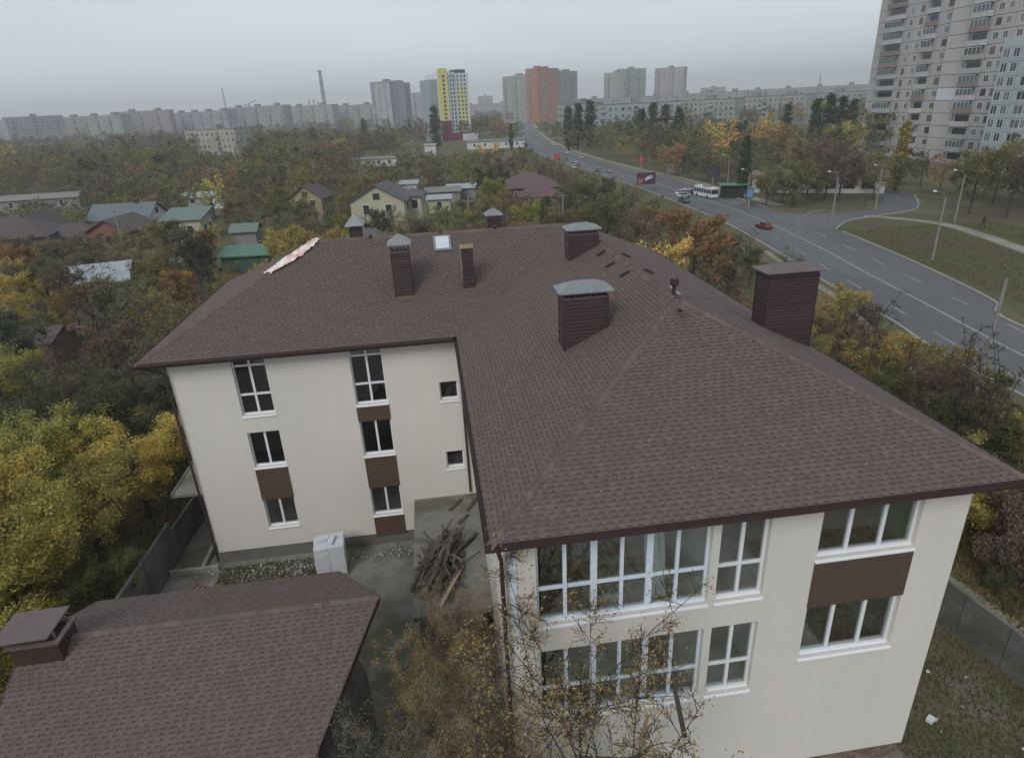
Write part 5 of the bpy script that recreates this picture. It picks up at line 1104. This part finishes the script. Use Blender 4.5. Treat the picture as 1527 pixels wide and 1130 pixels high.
nl_ = ['large yellow-green tree in the lower left corner beside the fence', 'golden tree second from the fence in the near left garden', 'yellow-green tree against the grey fence panels', 'golden tree at the left edge behind the garage', 'golden bush tree below the concrete canopy', 'yellow-green tree in the middle of the near left garden', 'yellow-green tree near the left edge, halfway up the garden',
       'yellow-green tree right behind the garage chimney', 'golden tree left of the garage chimney', 'olive tree at the wall behind the canopy', 'dark green apple tree left of the cream wall', 'dark leafed tree further left of the cream wall', 'golden tree crowned with orange at the left', 'orange tinted tree at the left edge', 'olive tree at the left edge in the shade of yellow ones', 'bare brown tree below the roof corner', 'yellow-green tree under the small hut',
       'second bare tree below the roof corner', 'golden tree at the far left edge of the near garden', 'dark tree close behind the left roof corner', 'small olive shrub tree at the fence end', 'yellow-green tree below the garage chimney', 'olive tree cut by the left edge beside the garage', 'olive tree beyond the orange tinted tree']
for (x, y, sp, H), lb in zip(NEAR, nl_): placed.append((x, y, None, H)); tree(x, y, sp, H, label=lb, lod=0, wide=1.18, seed=rnd.randrange(3))
# trees in front of the front wing
for (x, y, sp, H, wd_, sd_, lb) in ((1.45, -1.65, 'thicket', 9.0, .80, 1, 'nearly bare tree with last orange leaves in front of the front windows'), (-.75, 3.7, 'thicketo', 5.3, .62, 0, 'thin tree with orange leaves in front of the lumber pile'), (-1.7, 2.2, 'thicket', 5.0, .75, 2, 'grey twiggy tree below the lumber pile'),
        (-2.6, .9, 'thicketg', 4.6, .85, 1, 'bare grey tree beside the outbuilding roof edge'), (-.9, .4, 'thicketo', 5.2, .8, 2, 'orange leaved tree just left of the brown downpipe'), (-3.6, -.3, 'thicketg', 4.4, .8, 0, 'bare shrub tree over the outbuilding roof corner'), (-.2, -1.7, 'thicketo', 5.6, .75, 0, 'orange leaved tree at the bottom edge below the downpipe'), (-2.0, -1.2, 'thicket', 4.8, .9, 1, 'low olive tree at the bottom edge between outbuilding and front wing'), (-1.2, 5.4, 'thicketg', 3.4, .7, 1, 'small grey shrub tree against the annex')):
    tree(x, y, sp, H, seed=sd_, lod=0, label=lb, wide=wd_)
# bushes and saplings between building and road
for i in range(46):
    y = rnd.uniform(4, 44); x = rnd.uniform(19+.1*y, 30+.1*y) if y > 8 else rnd.uniform(19.5, 31)
    if any(math.dist((x, y), (a, b)) < 1.9 for a, b, *_ in placed): continue
    placed.append((x, y, 'b', 2)); sp = rnd.choice(['bushy', 'bushr', 'bushg', 'bushy', 'bushr']); tree(x, y, sp, rnd.uniform(1.5, 2.7), label=None, group='wild bushes on the slope between the roof and the road')['label'] = {'bushy': 'yellow-leaved wild bush on the slope below the road', 'bushr': 'brown twiggy wild bush on the slope below the road', 'bushg': 'green wild bush on the slope below the road'}[sp]
for (x, y, H) in ((24.5, 13.2, 6.8), (25.2, 13.6, 6.2), (24.0, 14.2, 5.8), (27.2, 12.2, 6.5), (25.8, 16.0, 6.0), (23.4, 12.4, 5.6), (27.8, 18.2, 6.0), (22.0, 20.5, 5.2), (24.9, 18.6, 5.6), (28.9, 14.0, 6.4), (28.4, 10.2, 6.6), (22.6, 14.8, 5.4), (23.2, 15.8, 5.2), (26.2, 23.6, 6.4), (30.3, 8.2, 6.2), (21.2, 17.5, 4.8)):
    placed.append((x, y, 'b', 2)); tree(x, y, 'sapling', H, label='slim leafless sapling standing up before the near kerb', group='leafless saplings beside the near kerb', lod=0)
for (x, y, sp, H, lb) in ((28.8, 5.0, 'bare', 5.4, 'reddish bare shrub tree at the right edge above the roof corner'), (27.0, 6.6, 'bare', 4.8, 'bare shrub tree beside the right roof corner'), (24.6, 7.6, 'sparse', 4.2, 'thin shrub tree just outside the right eave'), (30.8, 7.4, 'sparseo', 4.6, 'thin orange tinted tree at the right edge'), (26.2, 3.2, 'bare', 4.6, 'bare tree over the dirt track at the right edge'), (28, 20.5, 'sparseo', 3.6, 'small reddish shrub beside the pale footpath'), (22.8, 2.6, 'olive', 2.6, 'low green shrub above the dirt track'), (21.3, 4.8, 'green', 2.4, 'bright green shrub right of the building corner')):
    placed.append((x, y, 'b', 2)); tree(x, y, sp, H, label=lb, lod=0, wide=1.15)
for (x, y, sp) in ((20.6, 1.4, 'bushy'), (21.8, .2, 'bushy'), (19.6, 2.8, 'bushy'), (22.8, 1.2, 'bushr'), (24.0, 4.6, 'bushr'), (21, -1.2, 'bushr'), (19.3, 6.0, 'bushg')):
    tree(x, y, sp, rnd.uniform(.9, 1.4), label='low bush on the leaf-strewn bank beyond the dirt track', group='low bushes on the bank beyond the dirt track')
# garden trees behind the building, then the belts towards the city
scatter(90, frust(36, 70, -40, 760), (3.4, 6.2), garden, 3.0)
scatter(140, frust(62, 105, -60, 860), (3.8, 6.8), garden, 3.6)
scatter(130, frust(36, 150, 780, 1200), (3.6, 6.8), garden+[('bare', 5), ('sparse', 4), ('sparseo', 2)], 3.1)
scatter(150, frust(100, 165, -60, 860), (5.5, 9), garden, 5.0)
scatter(80, frust(80, 170, 840, 1560), (6.5, 10.5), garden+[('olive', 4), ('dark', 2)], 5.0)
near_list = [p for p in placed if p[2] and p[2] in SP]
far_start = len(placed)
scatter(330, frust(165, 260, -60, 860), (7, 11), garden+[('rust', 1.5), ('olive', 2)], 6.0, tries=8)
scatter(220, frust(170, 300, 830, 1600), (8, 13), garden+[('olive', 4), ('dark', 3)], 6.5, tries=8)
scatter(420, frust(260, 420, -60, 1300), (8, 13), garden+[('rust', 3), ('dark', 2)], 8, tries=6)
scatter(450, frust(420, 620, -60, 1300), (8, 13), garden+[('rust', 3), ('dark', 2)], 11, tries=5)
scatter(350, frust(620, 1000, -60, 1300), (8, 13), garden+[('rust', 3), ('dark', 2)], 15, tries=5)
auto = sorted([p for p in placed if p[2] in SP], key=lambda p: math.dist(p[:2], (CAM[0], CAM[1])))
NI = 300
hw_ = {'leafy': ('round-crowned', 'leafy tree'), 'bare': ('', 'tree'), 'sparse': ('', 'tree'), 'poplar': ('', 'poplar')}
LM = [('the cream gabled house', 577, 320), ('the red brick house', 190, 345), ('the blue-grey roof', 200, 315), ('the teal roofed house', 286, 330), ('the green roofed shed', 373, 372), ('the pale metal shed', 165, 400), ('the yellow house', 470, 300), ('the wine coloured roof', 790, 285), ('the dark roofs at the left edge', 50, 350), ('the flat carport', 260, 415),
      ('the beige four storey block', 320, 215), ('the yellow tower', 685, 180), ('the orange tower', 805, 180), ('the purple billboard', 963, 265), ('the white bus', 1052, 288), ('the dark kerb poplar', 1106, 230), ('the yellowing poplar', 1335, 230), ('the bluish block', 1480, 210), ('the junction', 1230, 325), ('the ridge chimney', 870, 350), ('the left roof corner', 200, 545), ('the bare chimney on the right slope', 1185, 450), ('the long garage row', 50, 297), ('the white cube kiosk', 643, 222), ('the long market hall', 740, 210), ('the grey twin tower', 590, 190), ('the far slab blocks', 1150, 190), ('the tarpaulin', 470, 365), ('the left roof edge', 330, 430), ('the row of slabs', 950, 205)]
for (x, y, sp, H) in auto[:NI]:
    sz = 'small' if H < 5.2 else 'medium' if H < 7.6 else 'tall'; u, v, D_ = P2(x, y, H*.6)
    nm_, lu, lv = min(LM, key=lambda m_: abs(m_[1]-u)+abs(m_[2]-v)*1.6); rel = ('above' if v < lv else 'below') if abs(u-lu) < abs(v-lv) else ('left of' if u < lu else 'right of')
    tree(x, y, sp, H, label='%s %s %s %s %s' % (sz, SP[sp][2], 'poplar' if 'poplar' in sp else 'tree', rel, nm_), group='trees '+zone_of(x, y), colr=tuple(v*.74 for v in SP[sp][1]) if sp in ('yellow', 'lime') else None)
# the woods further off, merged by colour into masses
def merge(list_, name, sp, label):
    Vs, Fs, Ts, n = [], [], [], 0; TV, TF, tn_ = [], [], 0
    for (x, y, _, H) in list_:
        kind = SP[sp][0]; seed = rnd.randrange(3); tm, cm = proto(kind, seed, 2)
        key = (kind, seed, 'np')
        if key not in PROT:
            v = np.empty(len(cm.vertices)*3, np.float32); cm.vertices.foreach_get('co', v); f = np.empty(len(cm.loops), np.int32); cm.loops.foreach_get('vertex_index', f); t_ = np.empty(len(cm.polygons), np.float32); cm.attributes['tint'].data.foreach_get('value', t_)
            PROT[key] = (v.reshape(-1, 3), f.reshape(-1, 4), t_)
        v, f, t_ = PROT[key]
        far = math.dist((x, y), (CAM[0], CAM[1])); 
        if far > 300:
            step = 3 if far > 500 else 2; idx = np.arange(0, len(f), step); f = f[idx]; t_ = t_[idx]; vv = v[f.ravel()].reshape(-1, 4, 3); c = vv.mean(1, keepdims=True); vv = c+(vv-c)*(1.7 if step == 3 else 1.35); v = vv.reshape(-1, 3); f = np.arange(len(v)).reshape(-1, 4)
        a = rnd.uniform(0, 6.28); s = H/(12 if kind == 'poplar' else 8); wx = s*1.15; Rm_ = np.array([[math.cos(a)*wx, -math.sin(a)*wx, 0], [math.sin(a)*wx, math.cos(a)*wx, 0], [0, 0, s]], np.float32)
        Vs.append(v@Rm_.T+np.array([x, y, 0], np.float32)); Fs.append(f+n); n += len(v); Ts.append(np.clip(t_+rnd.gauss(0, .14), 0, 1))
    if not Vs: return
    me = np_mesh(name, np.concatenate(Vs), np.concatenate(Fs), np.concatenate(Ts)); me.materials.append(M['foliage']); o = link(name, me); o.color = (*[v*(.62 if sp in ('yellow', 'lime') else 1) for v in SP[sp][1]], 1); tag(o, label, 'woods', kind='stuff')
rest = auto[NI:]
for sp in ('green', 'olive', 'lime', 'yellow', 'orange', 'rust', 'dark', 'bare', 'sparse', 'sparseo'):
    l_ = [p for p in rest if p[2] == sp]; s2_ = 'rust' if sp in ('bare',) else sp
    merge(l_, 'distant_woods', {'sparse': 'olive', 'sparseo': 'rust'}.get(sp, sp) if sp != 'bare' else 'leafbare', 'far-off %s treetops spread below the city skyline' % {'bare': 'brownish', 'sparse': 'pale olive', 'sparseo': 'reddish'}.get(sp, SP[sp][2]))
# grass tufts and fallen leaves
def tufts(name, region, n, size, m, label, cat, z=0.0, flat=False):
    rg = np.random.default_rng(len(name)+n); pts = np.array([region() for _ in range(n)]); c = np.c_[pts, np.full(n, z)]
    a = rg.uniform(0, 6.28, n); s = size*rg.uniform(.5, 1.4, n); dx = np.c_[np.cos(a), np.sin(a), np.zeros(n)]*s[:, None]
    if flat: dy = np.c_[-np.sin(a), np.cos(a), rg.uniform(-.3, .5, n)]*s[:, None]; V = np.stack([c, c+dx*.8+dy*.2, c+dy+[0, 0, .01]], 1)
    else: up = np.c_[rg.normal(0, .35, n), rg.normal(0, .35, n), np.ones(n)]*s[:, None]*1.6; V = np.stack([c-dx*.3, c+dx*.3, c+up], 1)
    me = np_mesh(name, V.reshape(-1, 3), np.arange(3*n).reshape(n, 3), rg.random(n)); me.materials.append(m); return tag(link(name, me), label, cat, kind='stuff')
def poly_region(x0, x1, y0, y1, bad=None):
    def f():
        while True:
            x, y = rnd.uniform(x0, x1), rnd.uniform(y0, y1)
            if not (bad and bad(x, y)): return x, y
    return f
tufts('grass', poly_region(11.5, 18, -9, 14, lambda x, y: x > 17.4-(y+3)*.14), 38000, .06, M['grassblade'], 'rough grass right of the building corner', 'grass')
tufts('grass', poly_region(18.6, 33, -4, 44), 42000, .13, M['grassblade'], 'long rough grass on the slope below the road', 'grass')
tufts('fallen_leaves', poly_region(18.4, 26, -4, 12), 16000, .08, M['litterleaf'], 'yellow fallen leaves on the bank beyond the dirt track', 'leaves', .02, True)
tufts('fallen_leaves', poly_region(-30, -13.6, -2, 30), 20000, .09, M['litterleaf'], 'yellow fallen leaves under the near garden trees', 'leaves', .02, True)
tufts('grass', poly_region(-34, -13.6, -4, 56), 36000, .13, M['grassblade'], 'grass under the near garden trees', 'grass')
tufts('grass', poly_region(-10.9, -6.4, 11.8, 13.0), 3500, .06, M['grassblade'], 'weeds along the foot of the cream wall', 'grass')
tufts('grass', poly_region(45.5, 76, 24, 69.5, lambda x, y: (x < 50+ (y-40)*.16) or min((x-p[0])**2+(y-p[1])**2 for p in pa) < 2.2), 42000, .09, M['grassblade'], 'grass of the wide verge across the road', 'grass')

# ------------------------------------------------------------------ street things
def lamp(x, y, H, arm, az, label, head=True, group='concrete lamp posts along the road', lean=0):
    t = empty('street_lamp', (x, y, 0), az, label, 'street lamp', group); q = MB(); q.tube([(0, 0, 0), (0, lean*.5, H*.5), (0, lean, H)], [.13, .11, .08], 8); q.build('pole', M['pole'], t)
    q = MB(); q.tube([(0, lean, H-.15), (arm*.35, lean, H+.5), (arm, lean, H+.75)], .045, 6); q.build('arm', M['pole'], t)
    if head: q = MB(); q.tube([(arm-.1, lean, H+.74), (arm+.1, lean, H+.77), (arm+.35, lean, H+.79), (arm+.48, lean, H+.79)], [.04, .10, .10, .03], 8); q.build('lamp_head', M['lamp'], t)
    return t
lamp(*G(1305, 313), 6.1, 1.6, R(200), 'lamp post at the end of the side road'); lamp(*G(1240, 330), 6.3, 1.5, R(190), 'lamp post on the kerb corner of the side road'); lamp(*G(1423, 332), 6.3, 1.6, R(185), 'lamp post beside the footpath and the olive tree')
lamp(*G(1390, 388), 6.7, 1.5, R(190), 'tall lamp post standing in the grass verge'); lamp(*G(1113, 310), 5.6, 1.5, R(200), 'lamp post on the far kerb right of the dark poplar'); lamp(*G(1084, 285), 6.2, 1.5, R(200), 'lamp post on the far kerb by the white bus')
lamp(*G(1183, 392), 5.0, 2.6, R(-12), 'thin post with a long arm at the near kerb behind the right chimney', head=False); lamp(28.0, 17.4, 8.6, .5, R(200), 'tall thin post on the near slope by the leafless saplings', head=False)
lamp(*G(1015, 262), 6.5, 1.5, R(200), 'lamp post on the far kerb behind the purple billboard'); lamp(*G(900, 240), 6.8, 1.5, R(200), 'lamp post on the far kerb near the distant cars'); lamp(*G(866, 229), 6.8, 1.5, R(200), 'most distant lamp post along the road')
x, y = G(1059, 432); q = MB(); q.tube([(0, 0, 0), (0, 0, 2.9)], [.17, .14], 8); tag(q.build('concrete_post', M['pole'], None, (x, y, 0)), 'short concrete post rising behind the right eave', 'post')
def slant(px, D, H, label):
    x, y = GD(px, D); q = MB(); q.tube([(0, 0, 0), (0, 0, H)], [.14, .09], 8); q.beam((-.8, 0, H-.4), (.8, 0, H-.4), .08, .08); tag(q.build('utility_pole', M['pole'], None, (x, y, 0)), label, 'utility pole')
slant(193, 86, 7.5, 'thin utility pole in front of the red brick house'); slant(702, 92, 6, 'utility pole in the gardens left of the light green tree'); slant(840, 92, 6, 'utility pole left of the road trees')
# wires between the road poles
def wire(a, b, sag, label):
    pts = []
    for i in range(9): t = i/8; pts.append((a[0]+(b[0]-a[0])*t, a[1]+(b[1]-a[1])*t, a[2]+(b[2]-a[2])*t-sag*4*t*(1-t)))
    q = MB(); q.tube(pts, .018, 3, cap=False); tag(q.build('overhead_wire', M['dark']), label, 'wire')
a_, b_, c_ = G(1183, 392), G(1240, 330), G(1487, 462)
wire((*a_, 5.2), (*b_, 6.2), .3, 'overhead wire crossing the road by the junction'); wire((*G(1390, 388), 6.4), (*b_, 6.2), .5, 'overhead wire along the verge lamp posts')
# billboards
def billboard(px, py, w_, h_, zc, m, rz, label, letters=None):
    x, y = G(px, py); t = empty('billboard', (x, y, 0), rz, label, 'billboard'); q = MB(); q.tube([(0, 0, 0), (0, 0, zc-h_/2)], .14, 8); q.build('post', M['pole'], t)
    q = MB(); q.box(-w_/2, -.12, zc-h_/2, w_/2, .12, zc+h_/2); o = q.build('panel', m, t)
    q = MB(); f = .09
    q.box(-w_/2-f, -.16, zc-h_/2-f, w_/2+f, .16, zc-h_/2-.002); q.box(-w_/2-f, -.16, zc+h_/2+.002, w_/2+f, .16, zc+h_/2+f); q.box(-w_/2-f, -.16, zc-h_/2-.001, -w_/2-.002, .16, zc+h_/2+.001); q.box(w_/2+.002, -.16, zc-h_/2-.001, w_/2+f, .16, zc+h_/2+.001); q.build('frame', M['dark'], t)
    return t, o
pur = paint('purple_print', (.075, .016, .06), .5); wh = M['white']
t, o = billboard(963, 285, 6.2, 3.1, 3.6, pur, R(-6), 'purple billboard with white brush lettering beside the road')
q = MB(); pts = [(-.6, -.45), (.2, -.1), (1.0, .2), (2.4, .45)]
for k in range(3): q.tube([(x_, -.135, 3.6+z_+.32*k-.25) for x_, z_ in pts], [.05, .13, .14, .04], 6)
q.build('lettering', wh, o); q = MB(); q.box(-2.9, -.15, 2.2, -1.2, -.122, 3.6); q.build('picture', paint('orange_print', (.30, .10, .05), .6), o); t.scale = (.6, .6, .7)
t, o = billboard(831, 262, 1.5, 1.5, 4.6, paint('red_print', (.50, .05, .05), .5), R(-6), 'small bright red sign above the trees by the near kerb')
t, o = billboard(955, 268, 1.0, 1.5, 4.6, paint('red_print2', (.40, .07, .06), .5), R(-6), 'narrow red sign standing behind the purple billboard')
t, o = billboard(1062, 280, 2.4, 2.0, 3.2, paint('darkboard', (.03, .04, .045), .5), R(-20), 'dark board beside the green market stall')
t, o = billboard(1116, 312, 1.0, 1.4, 2.6, paint('bluesign', (.10, .22, .38), .5), R(-20), 'blue road sign on the far kerb')
t, o = billboard(1000, 263, 2.4, 2.2, 1.9, M['kerb'], R(-10), 'pale beige board on the far kerb left of the market')
# vehicles
def car(x, y, rz, c, label, L_=4.2, kind='car', group=None):
    t = empty('parked_car' if kind == 'parked' else 'car', (x, y, 0), rz, label, 'car', group); w_ = .86; t.scale = (.64, .64, .66)
    prof = [(-L_/2, .35), (-L_/2, .72), (-L_*.43, .90), (L_*.18, .92), (L_*.42, .80), (L_/2, .62), (L_/2, .32)]
    q = MB(); n = len(prof); q.add([(x_, -w_, z_) for x_, z_ in prof]+[(x_, w_, z_) for x_, z_ in prof], [tuple(range(n)), tuple(reversed(range(n, 2*n)))]+[(i, i+n, (i+1) % n+n, (i+1) % n) for i in range(n)])
    pm_ = paint('carpaint', c, .3); b = q.build('body', pm_, t)
    cab = [(-L_*.40, .90), (-L_*.30, 1.38), (L_*.04, 1.42), (L_*.2, .92)]; q = MB(); n = 4
    q.add([(x_, -w_*.93+(z_-.9)*.22, z_) for x_, z_ in cab]+[(x_, w_*.93-(z_-.9)*.22, z_) for x_, z_ in cab], [(0, 1, 2, 3), (7, 6, 5, 4)]+[(i, i+n, (i+1) % n+n, (i+1) % n) for i in range(n)]); q.build('window', M['darkglass'], t)
    q = MB(); q.box(-L_*.29, -w_*.80, 1.385, L_*.04, w_*.80, 1.45); q.build('roof', pm_, t)
    for sx in (-L_*.31, L_*.31):
        for s in (-1, 1): q = MB(); q.tube([(sx, s*(w_-.18), .31), (sx, s*(w_+.01), .31)], .31, 12); q.build('wheel', M['tyre'], t)
    for s in (-1, 1): q = MB(); q.box(L_/2-.05, s*.62-.15, .58, L_/2+.01, s*.62+.15, .72); q.build('headlight', M['lamp'], t)
    return t
car(*G(1139, 341), R(100), (.17, .022, .025), 'red hatchback driving before the junction')
car(*G(1020, 302), R(95), (.10, .11, .12), 'dark grey car on the road seen over the orange tree'); car(*G(857, 243), R(92), (.45, .47, .5), 'silver car on the distant road'); car(*G(856, 251), R(92), (.6, .62, .64), 'white car on the distant road in the near lane')
car(*G(908, 257), R(95), (.32, .34, .36), 'grey car in the far lane left of the billboard'); car(*G(893, 256), R(95), (.2, .21, .22), 'dark car following the grey one left of the billboard'); car(*G(866, 236), R(95), (.5, .5, .5), 'small pale car furthest along the road')
for i, (px, py) in enumerate(((823, 214), (826, 217), (812, 208), (835, 222), (800, 204), (845, 229))):
    car(*G(px, py), R(95), rnd.choice([(.55, .56, .58), (.3, .3, .32), (.6, .6, .6)]), 'small distant car in the traffic towards the city', group='distant cars towards the city')
for i in range(11):
    x, y = GD(1017+i*5.5, 122+rnd.uniform(-2, 3)); 
    car(x, y+i*.9, R(20)+rnd.uniform(-.1, .1), rnd.choice([(.55, .57, .6), (.4, .42, .45), (.12, .12, .13), (.3, .05, .05)]), 'car parked in the lot beside the market stall', kind='parked', group='cars parked beside the market stall')
for i, (px, D) in enumerate(((728, 250), (735, 252), (1040, 128), (1085, 130), (1124, 126))):
    x, y = GD(px, D); car(x, y, R(10+20*i), (.6, .62, .64) if i != 3 else (.1, .1, .12), ['white car left of the dark poplar at the crossroads', 'silver car beside the white one at the crossroads', 'white car by the dark board near the bus', 'dark car behind the poplar by the market stall', 'pale car parked right of the poplar'][i], kind='parked')
def bus():
    x, y = G(1052, 294); t = empty('bus', (x, y, 0), R(98), 'white bus standing on the far lane beside the poplar', 'bus'); q = MB(); L_, w_ = 10.5, 1.25; t.scale = (.58, .62, .66)
    q.box(-L_/2, -w_, .35, L_/2, w_, 1.35); q.box(-L_/2, -w_, 2.45, L_/2, w_, 2.95); q.box(-L_/2+.02, -w_+.06, 1.351, L_/2-.02, w_-.06, 2.449)
    for i in range(8):
        xx = -L_/2+i*(L_-.15)/7
        for s in (-1, 1): q.box(xx, min(s*w_, s*(w_-.059)), 1.351, xx+.15, max(s*w_, s*(w_-.059)), 2.449)
    q.build('body', paint('buswhite', (.6, .62, .63), .4), t)
    for i in range(7):
        for s in (-1, 1):
            g = MB(); xx = -L_/2+i*(L_-.15)/7+.16; g.box(xx, min(s*(w_-.055), s*(w_-.02)), 1.36, xx+1.3, max(s*(w_-.055), s*(w_-.02)), 2.44); g.build('window', M['darkglass'], t)
    for s in (-1, 1): g = MB(); g.box(min(s*L_/2, s*(L_/2+.02)), -w_+.1, 1.3, max(s*L_/2, s*(L_/2+.02)), w_-.1, 2.5); g.build('windscreen', M['darkglass'], t)
    for sx in (-3.1, 3.3):
        for s in (-1, 1): g = MB(); g.tube([(sx, s*(w_-.25), .48), (sx, s*(w_+.02), .48)], .48, 14); g.build('wheel', M['tyre'], t)
    g = MB(); g.box(-2, -.7, 2.951, 1, .7, 3.25); g.build('roof_box', M['metal'], t)
bus()
# two walkers far off
def walker(x, y, rz, c, label):
    me = bpy.data.meshes.new('person'); J = [(0, 0, .95), (0, .0, 1.2), (0, .01, 1.42), (0, .02, 1.52), (0, .03, 1.66), (.12, .02, 1.40), (.20, .10, 1.14), (.19, .24, .92), (-.12, .02, 1.40), (-.21, -.06, 1.14), (-.2, -.04, .88), (.09, .02, .88), (.1, .2, .5), (.1, .12, .07), (.1, .26, .04), (-.09, 0, .88), (-.1, -.08, .48), (-.1, -.26, .1), (-.1, -.14, .04)]
    E = [(0, 1), (1, 2), (2, 3), (3, 4), (2, 5), (5, 6), (6, 7), (2, 8), (8, 9), (9, 10), (0, 11), (11, 12), (12, 13), (13, 14), (0, 15), (15, 16), (16, 17), (17, 18)]
    Rr = [.15, .16, .15, .06, .105, .07, .05, .035, .07, .05, .035, .10, .07, .05, .045, .10, .07, .05, .045]
    me.from_pydata(J, E, []); me.update(); o = link('person', me, paint('coat', c, .9), None, (x, y, 0), rz); m_ = o.modifiers.new('skin', 'SKIN'); me.skin_vertices[0].data[0].use_root = True
    for i, r in enumerate(Rr): me.skin_vertices[0].data[i].radius = (r, r*.8)
    o.modifiers.new('sub', 'SUBSURF').render_levels = 1; return tag(o, label, 'person')
walker(*G(1289, 309), .5, (.05, .05, .06), 'small dark clothed person walking at the end of the side road'); walker(*G(1465, 341), 1.2, (.03, .03, .035), 'dark clothed person standing on the grass by the right edge')

# labels that several things share: told apart by their order across the view
ORD = ['leftmost', 'second', 'third', 'fourth', 'fifth', 'sixth', 'seventh', 'eighth', 'ninth', 'tenth', 'eleventh', 'twelfth', 'thirteenth', 'fourteenth', 'fifteenth', 'sixteenth', 'seventeenth', 'eighteenth', 'nineteenth', 'twentieth']
byl = {}
for o in col.objects:
    if o.parent is None and 'label' in o and o.get('kind') is None: byl.setdefault(o['label'], []).append(o)
for lb, os_ in byl.items():
    if 1 < len(os_) <= 20:
        os_.sort(key=lambda o: (P2(*o.location) or (0, 0, 0))[0])
        if len(lb.split()) > 12: lb = ' '.join(lb.replace(' the ', ' ').split()[:12])
        for i, o in enumerate(os_): o['label'] = lb+(', leftmost' if i == 0 else ', rightmost' if i == len(os_)-1 else ', %s from left' % ORD[i])
# ------------------------------------------------------------------ haze
if HAZE > 0:
    q = MB(); q.box(-2500, -250, -1.0, 2500, 3600, 115); hz = tag(q.build('haze', None), kind='stuff'); m = bpy.data.materials.new('haze_air'); m.use_nodes = True; N, L = m.node_tree.nodes, m.node_tree.links
    for n in list(N): N.remove(n)
    o_ = N.new('ShaderNodeOutputMaterial'); v = N.new('ShaderNodeVolumePrincipled'); v.inputs['Density'].default_value = HAZE; v.inputs['Color'].default_value = (.97, .98, .99, 1); v.inputs['Anisotropy'].default_value = .2
    L.new(v.outputs[0], o_.inputs['Volume']); hz.data.materials.append(m)
